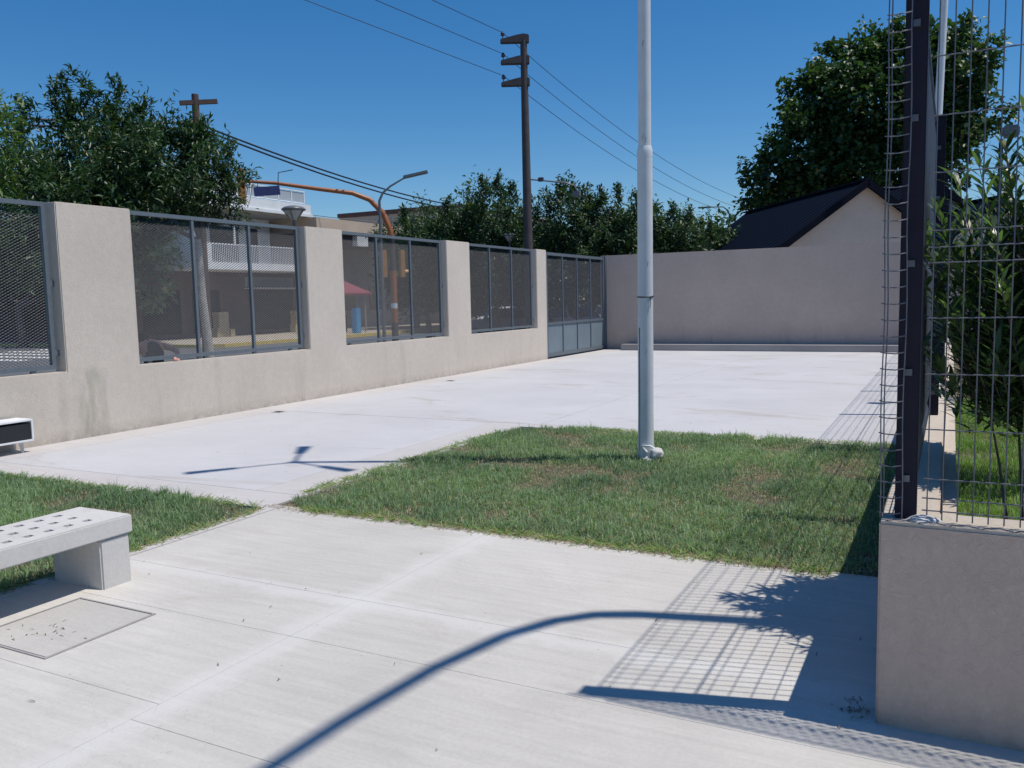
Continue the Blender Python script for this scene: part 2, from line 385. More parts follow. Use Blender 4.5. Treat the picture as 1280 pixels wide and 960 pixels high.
yl = [-6, .55, 1.35, 2.31, 3.1, 3.66, 5.2]; yr = [-6, .4, 1.25, 2.17, 3.1, 3.66, 5.2]
for k in range(6): slab(-4.84, yl[k], -2.9, yl[k+1], 'front_conc', fp)
for k in range(6): slab(-2.9, yr[k], 6 if yr[k+1] < 3.7 else -.18, yr[k+1], 'front_conc', fp)
slab(-4.95, -6, -4.84, 5.08, 'strip_conc', fp, .006); slab(-4.95, 5.08, -4.84, 5.2, 'strip_conc', fp)
# access hatch in the forecourt
h = thing('access_hatch', 'square concrete access hatch with thin metal rim set in the paving by the bench', 'hatch', (-4.09, 2.7, 0))
rim = MB()
for a, b in (((-4.402,2.393,.0005),(-4.39,3.027,.006)), ((-3.79,2.393,.0005),(-3.778,3.027,.006)), ((-4.39,2.393,.0005),(-3.79,2.405,.0055)), ((-4.39,3.015,.0005),(-3.79,3.027,.0055))): rim.box(a, b)
rim.build('rim', 'kerb_conc', h)
gp = MB()
for a, b in (((-4.39,2.405,.0006),(-4.384,3.015,.0012)), ((-3.796,2.405,.0006),(-3.79,3.015,.0012)), ((-4.384,2.405,.0006),(-3.796,2.411,.0012)), ((-4.384,3.009,.0006),(-3.796,3.015,.0012))): gp.box(a, b)
gp.build('gap', 'black', h)
MB().box((-4.384, 2.411, .0005), (-3.796, 3.009, .004)).build('lid', 'lid_conc', h)
# drain caps at the foot of the left wall
for (x, y), lab in (((-9.22, 9.86), 'small dark drain cover in the paving at the foot of the left wall, nearer one'), ((-9.22, 14.95), 'small dark drain cover in the paving at the foot of the left wall, farther one')):
    d = thing('drain_cover', lab, 'drain cover', (x, y, 0), 'drain covers along the left wall')
    MB().box((x-.09, y-.07, .001), (x+.09, y+.07, .006)).build('frame', 'strip_conc', d)
    gb = MB()
    for k in range(5): gb.box((x-.07, y-.055+k*.023, .006), (x+.07, y-.042+k*.023, .009))
    gb.build('grate', 'black', d)

# outside: pavement, far kerbs, zebra
struct(MB().prism([(-13.4, -60), (-10.08, -60), (-10.08, 90), (-13.4, 90)], -.12, -.005, 'z').build('sidewalk', 'pave'))
k1 = MB(); k1.box((-13.55, -60, -.12), (-13.4, 90, .0)); struct(k1.build('kerb', 'kerb_conc'))
struct(MB().prism([(-120, 26.4), (-28.9, 26.4), (-28.3, 27.0), (-28.3, 120), (-120, 120)], -.14, .0, 'z').build('sidewalk', 'pave'))
kk = MB(); kk.bar((-28.25, 27.0, -.06), (-28.25, 120, -.06), .14, .16); kk.bar((-29, 26.36, -.06), (-120, 26.36, -.06), .14, .16); kk.bar((-28.95, 26.36, -.06), (-28.25, 26.98, -.06), .14, .16)
struct(kk.build('kerb', 'painty'))
for i in range(6):
    y = 17.2+i*1.35
    o = MB().prism([(-37, y), (-29.5, y), (-29.5, y+.62), (-37, y+.62)], -.128, -.126, 'z').build('zebra_stripe', 'paintw'); o['kind'] = 'structure'

# ================================================================== LEFT WALL
WX = -9.88; TOP = 2.99; SILL = .875; TH = .22
opens = [(-1.35, 2.25), (3.28, 6.84), (7.93, 11.42), (12.42, 16.0), (17.01, 20.55)]
pl = [(-6, -.1), (-6, TOP)]
for a, b in opens: pl += [(a, TOP), (a, SILL), (b, SILL), (b, TOP)]
pl += [(21.16, TOP), (21.16, -.1)]
lw = tag(MB().prism(pl, WX-TH, WX, 'x').build('perimeter_wall', 'wall', bevel=.012), 'long beige stucco wall on the left with square openings and thick piers', 'wall')

def expanded_panel(w, h, swd=.036, lwd=.066, sw=.0080, th=.004):
    """diamond mesh in local (y, z) plane; four-sided strands"""
    ny = max(1, round(w/lwd)); nz = max(1, round(h/swd)); dy = w/ny; dz = h/nz
    vs = []; fs = []
    for j in range(nz):
        for i in range(ny):
            y0 = i*dy; z0 = j*dz
            for (a, b) in (((y0, z0+dz/2), (y0+dy/2, z0)), ((y0+dy/2, z0), (y0+dy, z0+dz/2)), ((y0, z0+dz/2), (y0+dy/2, z0+dz)), ((y0+dy/2, z0+dz), (y0+dy, z0+dz/2))):
                k = len(vs); hh = sw/2
                vs += [(th, a[0], a[1]-hh), (th, b[0], b[1]-hh), (-th, b[0], b[1]+hh), (-th, a[0], a[1]+hh)]
                fs.append((k, k+1, k+2, k+3))
    return numpy_mesh('expanded_mesh', np.array(vs), np.array(fs), None, 'mesh')
PANEL_CACHE = {}
def panel_obj(w, h, loc, parent):
    key = (round(w, 2), round(h, 2))
    if key not in PANEL_CACHE: PANEL_CACHE[key] = expanded_panel(*key)
    o = link_mesh('expanded_mesh', PANEL_CACHE[key], parent); o.location = Vector(loc)-parent.location; return o
glabels = ['grey steel mesh panel in the wall opening nearest the camera, out of frame', 'grey steel mesh window panel at the left edge, with the zebra crossing seen through it',
           'grey steel mesh window panel with a crouching person and balcony seen through it', 'grey steel mesh window panel with the orange signal pole seen through it',
           'smallest grey steel mesh window panel, last one before the gate']
for (a, b), lab in zip(opens, glabels):
    fx = -10.03; t = thing('mesh_screen', lab, 'mesh screen', (fx, a, SILL), 'mesh screens in the left wall')
    a2, b2 = a+.025, b-.05; z0, z1 = SILL+.035, TOP-.005
    fr = MB(); w = .055
    fr.box((fx-.025, a2, z1-w), (fx+.03, b2, z1)); fr.box((fx-.025, a2, z0), (fx+.03, b2, z0+w))
    fr.box((fx-.025, a2, z0+w), (fx+.03, a2+w, z1-w)); fr.box((fx-.025, b2-w, z0+w), (fx+.03, b2, z1-w))
    fr.build('frame', 'steel', t)
    L = b2-a2
    ms = [a2+L/3, a2+2*L/3]
    for m_ in ms: MB().box((fx-.02, m_-.022, z0+w), (fx+.025, m_+.022, z1-w)).build('mullion', 'steel', t)
    ed = [a2+w]+[q for m_ in ms for q in (m_-.022, m_+.022)]+[b2-w]
    for i in range(3): panel_obj(ed[2*i+1]-ed[2*i], z1-z0-2*w, (fx-.012, ed[2*i], z0+w), t)
    for yy in (a2+.25, a2+L/3, a2+2*L/3, b2-.3): MB().box((fx-.02, yy-.03, SILL-.004), (fx+.02, yy+.03, z0)).build('foot', 'steel', t)
    for zz in (SILL+.2, 1.95): MB().box((fx-.01, b2, zz), (fx+.03, b2+.055, zz+.07)).build('fixing_lug', 'steel', t)

# gate
gt = thing('sliding_gate', 'tall grey blue steel gate in the far corner with mesh above solid panels', 'gate', (-9.95, 21.2, 0))
gx = -9.95; ya, yb = 21.24, 25.62
G = MB(); w = .075
G.box((gx-.03, ya, 2.86), (gx+.03, yb, 2.94)); G.box((gx-.03, ya, .04), (gx+.03, yb, .14)); G.box((gx-.03, ya, .14), (gx+.03, ya+w, 2.86)); G.box((gx-.03, yb-w, .14), (gx+.03, yb, 2.86))
G.build('frame', 'steel', gt)
MB().box((gx-.026, ya+w, .94), (gx+.026, yb-w, 1.0)).build('middle_rail', 'steel', gt)
xs = [ya+w+(yb-ya-2*w)*k/4 for k in range(5)]
for k in (1, 2, 3):
    MB().box((gx-.024, xs[k]-.022, 1.0), (gx+.024, xs[k]+.022, 2.86)).build('mullion', 'steel', gt); MB().box((gx-.024, xs[k]-.022, .14), (gx+.024, xs[k]+.022, .94)).build('mullion', 'steel', gt)
for k in range(4):
    panel_obj(xs[k+1]-xs[k]-.044, 1.86, (gx-.01, xs[k]+.022, 1.0), gt)
    MB().box((gx-.008, xs[k]+.022, .14), (gx-.002, xs[k+1]-.022, .94)).build('lower_panel', 'steelp', gt)
MB().box((gx-.005, yb-.06, 1.05), (gx+.07, yb-.02, 1.20)).build('latch', 'steel', gt)
tag(MB().box((gx-.06, yb+.03, -.1), (gx+.06, yb+.14, 2.97)).build('gate_post', 'steel', bevel=.004), 'dark steel post at the far end of the gate', 'post')
tag(MB().box((gx-.075, 21.163, -.1), (gx+.045, 21.235, 2.97)).build('gate_post', 'steel', bevel=.004), 'dark steel post between the left wall and the gate', 'post')

# ================================================================== BACK WALL
BY = 25.75
tag(MB().box((-10.1, BY, -.1), (5, BY+.2, 3.0)).build('boundary_wall', 'back', bevel=.008), 'shaded beige stucco wall across the far end of the courtyard', 'wall')
struct(MB().box((-9.2, BY-.62, -.05), (-.25, BY+.01, .185)).build('kerb', 'kerb_conc', bevel=.008))

# ================================================================== RIGHT WALL AND FENCE
FY = 3.38; RX = -.22; RT = .79
LW = MB()
LW.prism([(RX, FY), (5, FY), (5, FY+.21), (RX+.2, FY+.21), (RX+.2, 25.7), (RX, 25.7)], -.1, RT, 'z')
rw = tag(LW.build('garden_wall', 'wall2', bevel=.008), 'low shaded beige wall turning the corner at the right with a wire fence on top', 'wall')
cp = MB(); cp.prism([(RX+.006, FY+.006), (5, FY+.006), (5, FY+.204), (RX+.194, FY+.204), (RX+.194, 25.69), (RX+.006, 25.69)], RT-.01, RT+.004, 'z')
cp.build('coping', 'ledge', rw)
MB().box((RX+.204, FY+.4, -.1), (RX+.262, 25.6, .74)).build('inner_kerb', 'ledge', rw)
ml = MB(); c0 = Vector((-.075, 3.44, RT+.003))
vs = []; n = 14
for j in range(5):
    for k in range(n):
        a = 2*math.pi*k/n; rr = (.052, .047, .036, .018, .004)[j]*(1+.25*math.sin(3*a+j)); vs.append(c0+Vector((rr*math.cos(a)*1.15, rr*math.sin(a)*.8, (0, .009, .017, .023, .025)[j])))
ml.add(vs, [(j*n+k, j*n+(k+1) % n, (j+1)*n+(k+1) % n, (j+1)*n+k) for j in range(4) for k in range(n)]+[tuple(range(4*n, 5*n))], True)
ml.build('mortar_blob', 'mortar', rw)

PX = -.135
post_labels = ['dark square fence post on the corner of the low wall, nearest and tallest in view', 'second dark fence post behind the corner post, beside the white pole', 'third dark fence post along the side wall, half hidden by the oleander']
def fence_post(y, lab, x=PX, w=.075, dpt=.075):
    t = thing('fence_post', lab, 'fence post', (x, y, RT), 'dark posts of the wire fence')
    MB().box((x-w/2, y-dpt/2, RT+.004), (x+w/2, y+dpt/2, 2.8)).build('shaft', 'post', t, bevel=.004)
    MB().box((x-w/2-.003, y-dpt/2-.003, 2.8), (x+w/2+.003, y+dpt/2+.003, 2.812)).build('cap', 'post', t)
    for zz in (.95, 1.35, 1.75, 2.27, 2.6): MB().box((x-.012, y-dpt/2-.01, zz-.012), (x+.012, y-dpt/2, zz+.012)).build('clip', 'galv', t)
    return t
fence_post(3.49, post_labels[0])
for k, y in enumerate((6.5, 9.5)): fence_post(y, post_labels[k+1], x=-.10)
for y, nm in zip((12.5, 15.5, 18.5, 21.5, 24.5), ('fourth', 'fifth', 'sixth', 'seventh', 'farthest')): fence_post(y, nm+' dark fence post along the side wall, hidden behind the nearer ones', x=-.10)
fence_post(3.49, 'dark fence post on the front wall beyond the right edge', x=2.4)
ZW = [.835, .885, .955, 1.14, 1.345, 1.55, 1.75, 1.805, 1.865, 2.07, 2.27, 2.475, 2.68, 2.73, 2.78]
def vprof(z):     # V-shaped folds of the panel
    for zc in (.895, 1.81, 2.73):
        if abs(z-zc) < .055: return .02*(1-abs(z-zc)/.055)
    return 0
zs = sorted(set([.80, .84, .895, .95, 1.755, 1.81, 1.865, 2.675, 2.73, 2.785, 2.80]))
# front panel: each wire its own part
fpn = thing('wire_fence_panel', 'galvanised wire mesh fence panel on top of the low front wall, oleander behind it', 'wire fence', (-.09, 3.45, RT), 'galvanised wire fence panels')
wv = MB().tube([(0, -vprof(z), z-RT) for z in zs], .0027, 6).mesh('wire', 'galv')
for i in range(50):
    o = link_mesh('wire', wv, fpn); o.location = (.028+i*.05, 0, 0)
wh = MB().tube([(0, 0, 0), (1.2, random.uniform(-.001, .001), .001), (2.46, 0, 0)], .0027, 6).mesh('wire', 'galv')
for z in ZW:
    o = link_mesh('wire', wh, fpn); o.location = (.01, -vprof(z)-.0045, z-RT)
# side panels, seen almost edge on
def side_panel(y0, y1, x, lab):
    t = thing('wire_fence_panel', lab, 'wire fence', (x, y0, RT), 'galvanised wire fence panels')
    n = int((y1-y0)/.05); b = MB()
    for i in range(n+1): b.tube([(x-vprof(z), y0+i*(y1-y0)/n, z) for z in zs], .0026, 4, False)
    o = b.build('upright_wires', 'galv', t); o['kind'] = 'stuff'
    for z in ZW: MB().tube([(x-vprof(z)-.005, y0-.01, z), (x-vprof(z)-.005, y1+.01, z)], .0026, 4).build('wire', 'galv', t)
sl_ = ['galvanised wire mesh panel on the side wall running back from the corner post', 'galvanised wire mesh panel on the side wall between the second and third posts', 'galvanised wire mesh panel on the side wall behind the third post']
ys = [3.53, 6.46, 9.54, 12.46, 12.54, 15.46, 15.54, 18.46, 18.54, 21.46, 21.54, 24.46]
pairs = [(3.54, 6.45), (6.55, 9.45), (9.55, 12.45), (12.55, 15.45), (15.55, 18.45), (18.55, 21.45), (21.55, 24.45)]
for i, (a, b) in enumerate(pairs): side_panel(a, b, -.122 if i else -.122, sl_[i] if i < 3 else 'galvanised wire mesh panel on the side wall, '+('fourth', 'fifth', 'sixth', 'farthest')[i-3]+' one back from the corner post')
# closing strip of mesh in front of the corner post
ld = thing('mesh_strip', 'narrow ladder-like strip of wire mesh standing in front of the corner post', 'wire mesh', (-.2, 3.43, RT), None)
for xx, yy in ((-.222, 3.42), (-.212, 3.435), (-.148, 3.425)):
    MB().tube([(xx+.003*math.sin(z*9), yy, z) for z in np.linspace(.8, 2.79, 20)], .0026, 6).build('wire', 'galv', ld)
rg = MB().tube([(-.031, 0, .001), (-.012, -.004, -.003), (.02, -.009, -.004), (.043, -.002, 0), (.05, 0, .002)], .0025, 5).mesh('rung', 'galv')
for i in range(33):
    o = link_mesh('rung', rg, ld); o.location = (.0, -.006, .03+i*.0605)
# wavy wire put in for the mesh fold shadow along the front panel's foot
zz = MB(); 
for i in range(48):
    x0 = -.19+i*.0125*1.0
pts = []
for i in range(26):
    x0 = -.20+i*.105; pts += [(x0, 3.398, RT+.004), (x0+.03, 3.386, RT+.014), (x0+.055, 3.383, RT+.016), (x0+.08, 3.387, RT+.012)]
tag(zz.tube(pts, .0022, 5).build('fold_shadow_wire', 'galv'), 'wavy wire standing in for the mesh fold shadow along the front edge of the low wall', 'wire')

# ================================================================== LAMP COLUMN
tb = Vector((-2.72, 8.14, 0)); lean = Vector((.021, -.055, 1))
def LP(z): return tb+lean*z
lc = thing('lamp_column', 'tall white lamp column leaning slightly, standing in the grass island', 'lamp post', tb)
MB().tube([LP(-.1), LP(.5), LP(1.8), LP(2.98)], [.083, .078, .075, .073], 24, True).build('lower_shaft', 'whitep', lc)
MB().tube([LP(2.98), LP(3.03), LP(3.06), LP(3.09)], [.0732, .0750, .0725, .064], 24, True).build('collar', 'whitep', lc)
MB().tube([LP(3.085), LP(5), LP(8.4)], [.061, .058, .040], 20, True).build('upper_shaft', 'whitep', lc)
MB().tube([LP(8.4), LP(8.52)], [.06, .06], 16).build('hub', 'lampg', lc)
MB().tube([LP(1.655)+Vector((.079*math.cos(a), .079*math.sin(a), .006*math.sin(a))) for a in np.linspace(0, 6.2832, 25)], .006, 6, False).build('black_tape', 'black', lc)
MB().tube([LP(1.65)+Vector((.066, -.045, 0)), LP(1.60)+Vector((.07, -.05, 0)), LP(1.54)+Vector((.064, -.052, 0))], .003, 5).build('tape_tail', 'black', lc)
cb = MB(); cb.tube([LP(z)+Vector((-.042, -.068+.0015*math.sin(z*7), 0)) for z in np.linspace(.1, 1.35, 14)], .0045, 6); cb.build('cable', 'lampg', lc)
sc = MB()
for z, a in ((3.12, -1.2), (3.15, -1.6), (1.95, -1.0), (1.1, -1.2), (.6, -1.15), (4.0, -1.55)):
    rr = .075 if z < 3 else .0605
    for q in range(3):
        p = LP(z+q*.018)+Vector((rr*math.cos(a+q*.06), rr*math.sin(a+q*.06), 0)); sc.box((p.x-.0025, p.y-.002, p.z-.004), (p.x+.0025, p.y+.001, p.z+.005))
sc.build('paint_chips', 'post', lc)
for az, up, ln in ((236, .25, 1.0), (121, .25, .9), (352, .25, .85)):
    d = Vector((math.cos(R(az)), math.sin(R(az)), 0)); a = LP(8.46); b = a+d*ln*.55+Vector((0, 0, up*.4))
    arm = MB().tube([a, a.lerp(b, .5)+Vector((0, 0, .03)), b], .022, 10).build('arm', 'whitep', lc)
    e = b+d*.48+Vector((0, 0, .06)); hd = MB(); s = d.cross(Vector((0, 0, 1)))
    hd.add([b+s*.05, b-s*.05, e-s*.075, e+s*.075, b+s*.05+Vector((0, 0, .05)), b-s*.05+Vector((0, 0, .05)), e-s*.075+Vector((0, 0, .05)), e+s*.075+Vector((0, 0, .05))], [(0,1,2,3),(7,6,5,4),(0,4,5,1),(1,5,6,2),(2,6,7,3),(3,7,4,0)])
    hd.build('lamp_head', 'lampg', lc, bevel=.01)
# conduit loop and cement lump at its foot
cc_ = thing('conduit_loop', 'white conduit loop and cement lump at the foot of the lamp column', 'conduit', (-2.62, 8.02, 0))
MB().tube([LP(.1)+Vector((.04, -.09, 0)), LP(.16)+Vector((-.02, -.10, .0)), LP(.17)+Vector((.08, -.12, 0)), LP(.12)+Vector((.16, -.08, 0)), LP(.03)+Vector((.17, -.02, 0))], .012, 8).build('tube', 'white', cc_)
def blob(name, c, r, mat, parent, seed=0, squash=.7, sub=3):
    bm = bmesh.new(); bmesh.ops.create_icosphere(bm, subdivisions=sub, radius=1)
    for v in bm.verts:
        f = 1+.35*mnoise.noise(v.co*1.9+Vector((seed, 0, 0))); v.co = Vector((v.co.x*r*f, v.co.y*r*f, v.co.z*r*f*squash))+Vector(c)
    for f_ in bm.faces: f_.smooth = True
    me = bpy.data.meshes.new(name); bm.to_mesh(me); bm.free(); me.materials.append(MAT[mat])
    if parent: me.transform(parent.matrix_basis.inverted())
    return link_mesh(name, me, parent)
blob('cement_lump', (-2.57, 8.0, .10), .075, 'mortar', cc_, 3, .75); blob('cement_lump', (-2.62, 7.97, .03), .07, 'mortar', cc_, 8, .6)

# gooseneck street lamp standing right of the frame, its shadow crosses the forecourt
gn = thing('gooseneck_lamp', 'tall dark gooseneck street lamp beyond the right edge, casting the curved shadow', 'lamp post', (1.2, 4.78, 0))
pts = [(1.2, 4.78, -.1), (1.2, 4.78, 3), (1.2, 4.78, 6.2), (1.2, 4.74, 6.7), (1.2, 4.62, 7.08), (1.19, 4.38, 7.4), (1.18, 3.95, 7.66), (1.17, 3.4, 7.8), (1.16, 2.8, 7.86), (1.15, 1.6, 7.9)]
MB().tube(pts, [.07, .062, .054, .050, .047, .044, .042, .040, .038, .036], 12).build('pole', 'post', gn)
MB().box((1.03, .95, 7.86), (1.27, 1.62, 7.96)).build('lamp_head', 'lampg', gn, bevel=.02)

# ================================================================== BENCHES
b = thing('concrete_bench', 'grey concrete bench with rows of square holes in its seat', 'bench', (-4.62, 2.3, 0))
x0, x1, y0, y1, z0, z1 = -4.87, -4.385, .95, 3.39, .30, .41
xc = [x0]; 
for c in (-4.50, -4.635, -4.77)[::-1]: xc += [c-.022, c+.022]
xc.append(x1)
yc = [y0]
hy = [3.17-.12*k for k in range(16)][::-1]
for c in hy: yc += [c-.024, c+.024]
yc.append(y1)
bm = bmesh.new(); V = {}
def bv(i, j, z):
    k = (i, j, z)
    if k not in V: V[k] = bm.verts.new((xc[i], yc[j], z))
    return V[k]
for i in range(len(xc)-1):
    for j in range(len(yc)-1):
        if i % 2 == 1 and j % 2 == 1:
            for (a, c) in (((i, j), (i+1, j)), ((i+1, j), (i+1, j+1)), ((i+1, j+1), (i, j+1)), ((i, j+1), (i, j))):
                bm.faces.new((bv(*a, z1), bv(*c, z1), bv(*c, z0), bv(*a, z0)))
            continue
        bm.faces.new((bv(i, j, z1), bv(i+1, j, z1), bv(i+1, j+1, z1), bv(i, j+1, z1)))
        bm.faces.new((bv(i, j, z0), bv(i, j+1, z0), bv(i+1, j+1, z0), bv(i+1, j, z0)))
for i in range(len(xc)-1):
    for j in (0, len(yc)-1): bm.faces.new((bv(i, j, z0), bv(i+1, j, z0), bv(i+1, j, z1), bv(i, j, z1)))
for j in range(len(yc)-1):
    for i in (0, len(xc)-1): bm.faces.new((bv(i, j, z0), bv(i, j+1, z0), bv(i, j+1, z1), bv(i, j, z1)))
bmesh.ops.recalc_face_normals(bm, faces=bm.faces)
es = [e for e in bm.edges if e.calc_face_angle(0) > .5 and (abs(e.verts[0].co.x-x0) < 1e-4 and abs(e.verts[1].co.x-x0) < 1e-4 or abs(e.verts[0].co.x-x1) < 1e-4 and abs(e.verts[1].co.x-x1) < 1e-4 or abs(e.verts[0].co.y-y1) < 1e-4 and abs(e.verts[1].co.y-y1) < 1e-4)]
bmesh.ops.bevel(bm, geom=es, offset=.008, segments=2, affect='EDGES')
me = bpy.data.meshes.new('seat'); bm.to_mesh(me); bm.free(); me.materials.append(MAT['bench_conc']); me.transform(b.matrix_basis.inverted()); link_mesh('seat', me, b)
for yy in (3.17, 1.17): MB().box((x0+.02, yy, -.02), (x1-.012, yy+.2, .298)).build('leg', 'bench_conc', b, bevel=.01)

wb = thing('box_bench', 'low white open-ended box bench on short legs against the left wall', 'bench', (-9.68, 5.2, 0))
X0, X1, Y0, Y1, Z0, Z1 = -9.84, -9.53, 4.2, 6.12, .13, .39; t_ = .022
sh = MB(); sh.box((X0, Y0, Z1-t_), (X1, Y1, Z1)); sh.build('top', 'whitebox', wb, bevel=.003)
MB().box((X0, Y0, Z0), (X1, Y1, Z0+t_)).build('base', 'whitebox', wb, bevel=.003)
MB().box((X0, Y1-t_, Z0+t_), (X1, Y1, Z1-t_)).build('side', 'whitebox', wb); MB().box((X0, Y0, Z0+t_), (X1, Y0+t_, Z1-t_)).build('side', 'whitebox', wb)
MB().box((X0, Y0+t_, Z0+t_), (X0+.012, Y1-t_, Z1-t_)).build('back', 'black', wb); MB().box((X0+.012, 5.0, Z0+t_), (X1-.02, 5.02, Z1-t_)).build('divider', 'black', wb)  # back and divider coloured black for the shade inside the box
MB().box((X0+.012, Y0+t_, Z0+t_), (X1-.015, 4.999, Z0+t_+.19)).build('dark_fill', 'black', wb); MB().box((X0+.012, 5.021, Z0+t_), (X1-.015, Y1-t_-.002, Z0+t_+.19)).build('dark_fill', 'black', wb)  # black blocks fill the open box, painting its shaded interior
for yy in (4.4, Y1-.12):
    for xx in (X0+.06, X1-.07): MB().tube([(xx, yy, Z0), (xx, yy+.012, 0)], [.03, .02], 4).build('leg', 'bench_conc', wb)

# ================================================================== GRASS
def grass(name, inside, x0, y0, x1, y1, dens, hmin, hmax, mat, dry=.25, wide=.0042, seed=0, label=None):
    n = int((x1-x0)*(y1-y0)*dens)
    P = np.stack([rng.uniform(x0, x1, n), rng.uniform(y0, y1, n)], 1)
    nv = np.array([mnoise.noise(Vector((p[0]*1.7+seed, p[1]*1.7, 0))) for p in P[::1]])
    nv2 = np.array([mnoise.noise(Vector((p[0]*6+seed, p[1]*6, 4))) for p in P])
    keep = inside(P, nv2) & (rng.random(n) < np.clip(.95-.9*np.maximum(0, nv+.35*nv2-.12)*2, .3, 1))
    P, nv, nv2 = P[keep], nv[keep], nv2[keep]; n = len(P)
    nv3 = np.array([mnoise.noise(Vector((p[0]*15+seed, p[1]*15, 9))) for p in P])
    nvc = np.array([mnoise.noise(Vector((p[0]*.9+seed, p[1]*.9, 17))) for p in P])
    dryf = np.clip((nv+.5*nv2)*1.9+.05, 0, 1)
    isdry = (rng.random(n) < dry*(.35+2.0*dryf)).astype(float)
    tuft = np.clip(1+.9*nv2+.9*nv3, .35, 2.1)
    H = rng.uniform(hmin, hmax, n)*tuft*(1-.45*dryf)*np.where(isdry > 0, .55, 1)
    tall = rng.random(n) < .010; H[tall] *= 1.7
    az = rng.uniform(0, 2*np.pi, n); ln = rng.uniform(.25, 1.45, n)*np.where(isdry > 0, 1.5, 1)
    d = np.stack([np.cos(az), np.sin(az)], 1); wdir = np.stack([-np.sin(az), np.cos(az)], 1)*(wide*rng.uniform(.6, 1.3, n))[:, None]*.5
    a2 = az+rng.uniform(-.9, .9, n)
    wdir = np.stack([np.cos(a2+1.57), np.sin(a2+1.57)], 1)*(wide*rng.uniform(.6, 1.3, n))[:, None]*.5
    z0_ = np.full(n, .0); m1 = P+d*(H*ln*.30)[:, None]; m2 = P+d*(H*ln*.95)[:, None]
    zm = H*.62; zt = H*np.clip(1.05-.45*ln, .25, 1)
    V = np.stack([np.column_stack([P-wdir, z0_]), np.column_stack([P+wdir, z0_]), np.column_stack([m1+wdir*.8, zm]), np.column_stack([m1-wdir*.8, zm]), np.column_stack([m2, zt])], 1).reshape(-1, 3)
    i = np.arange(n)*5
    F = np.concatenate([np.stack([i, i+1, i+2], 1), np.stack([i, i+2, i+3], 1), np.stack([i+3, i+2, i+4], 1)])
    t = np.clip(.45+.28*rng.normal(size=n)-.25*nv+.5*nvc+.3*nv3, 0, 1); T = np.stack([t, isdry*rng.uniform(.5, 1, n)], 1)
    me = numpy_mesh(name, V, F, np.repeat(T, 5, axis=0), mat)
    o = link_mesh(name, me); o['kind'] = 'stuff'
    if label: tag(o, label, 'grass')
    return o
def rrect(X0, Y0, X1, Y1, r, amp=.05, open_right=False):
    cx, cy = (X0+X1)/2, (Y0+Y1)/2
    def f(P, nz):
        qx = np.abs(P[:, 0]-cx)-(X1-X0)/2+r; qy = np.abs(P[:, 1]-cy)-(Y1-Y0)/2+r
        sd = np.hypot(np.maximum(qx, 0), np.maximum(qy, 0))+np.minimum(np.maximum(qx, qy), 0)-r
        return sd < amp*nz+.06*np.array([mnoise.noise(Vector((p[0]*2.2, p[1]*2.2, 31))) for p in P])-.02
    return f
def soil_patch(name, X0, Y0, X1, Y1, z=.006):
    n = 40; vs = []; fs = []
    for j in range(n+1):
        for i in range(n+1):
            x = X0+(X1-X0)*i/n; y = Y0+(Y1-Y0)*j/n; vs.append((x, y, z+.012*max(0, mnoise.noise(Vector((x*3, y*3, 0))))))
    fs = [(j*(n+1)+i, j*(n+1)+i+1, (j+1)*(n+1)+i+1, (j+1)*(n+1)+i) for j in range(n) for i in range(n)]
    return struct(MB().add(vs, fs, True).build(name, 'soil'))
soil_patch('soil', -4.93, 5.2, -.225, 9.74, -.01); soil_patch('soil', -9.28, -4, -4.96, 5.06, -.01); soil_patch('soil', RX+.265, FY+.22, 5, 25.6, -.01)
def isl(P, nz):
    # straight left edge, rounded far-left corner, ragged front edge
    base = rrect(-4.96, 5.17, .5, 9.80, .75, .07)(P, nz) | (rrect(-4.93, 5.17, .5, 8.0, .28, .07)(P, nz)); sw = (P[:, 0]-(-4.97))+(P[:, 1]-5.12) > .02
    return base & sw & (P[:, 0] < -.23) | ((P[:, 0] > -4.85) & (P[:, 0] < -.23) & (P[:, 1] > 5.25) & (P[:, 1] < 5.8) & (P[:, 0]-P[:, 1] > -9.9))
grass('lawn', isl, -5.08, 5.05, -.23, 9.92, 6500, .035, .085, 'grass', .34, .0048, 3, 'green lawn with dry patches on the island round the lamp column')
grass('lawn', rrect(-9.3, -3, -4.95, 5.08, .08, .06), -9.35, 1.6, -4.85, 5.15, 6000, .045, .10, 'grass', .2, .0048, 11, 'green lawn patch behind the perforated concrete bench')
grass('lawn', lambda P, nz: P[:, 0] > RX+.27, RX+.27, FY+.25, 2.6, 14, 2600, .05, .12, 'grassg', .10, .006, 23, 'bright sunlit lawn inside the fenced garden at the right')
# straw and runners creeping over the edges
def litter(name, pts, mat, lo, hi, label):
    b_ = MB()
    for x, y in pts:
        a = random.uniform(0, 6.28); L = random.uniform(lo, hi); d = Vector((math.cos(a), math.sin(a), 0)); p = Vector((x, y, .004)); q = p+d*L*.5+Vector((0, 0, random.uniform(.002, .010))); e = p+d*L+Vector((random.uniform(-.01, .01), random.uniform(-.01, .01), .002))
        s_ = d.cross(Vector((0, 0, 1)))*random.uniform(.0012, .0025)
        b_.add([p-s_, p+s_, q+s_*1.2, q-s_*1.2, e], [(0,1,2,3),(3,2,4)])
    o = b_.build(name, mat); o['kind'] = 'stuff'; tag(o, label, 'litter'); return o
edge = [(random.uniform(-4.6, -.6), 5.16+random.gauss(0, .035)) for _ in range(2600)]+[(-4.93+random.gauss(0, .03), random.uniform(3.3, 5.0)) for _ in range(500)]+[(random.uniform(-4.98, -4.4), 5.15+random.gauss(0, .05)) for _ in range(250)]+[(random.uniform(-1.2, -.62), 5.22+random.gauss(0, .06)) for _ in range(350)]
litter('straw', edge, 'straw', .015, .05, 'dry straw along the ragged front edges of the lawn')
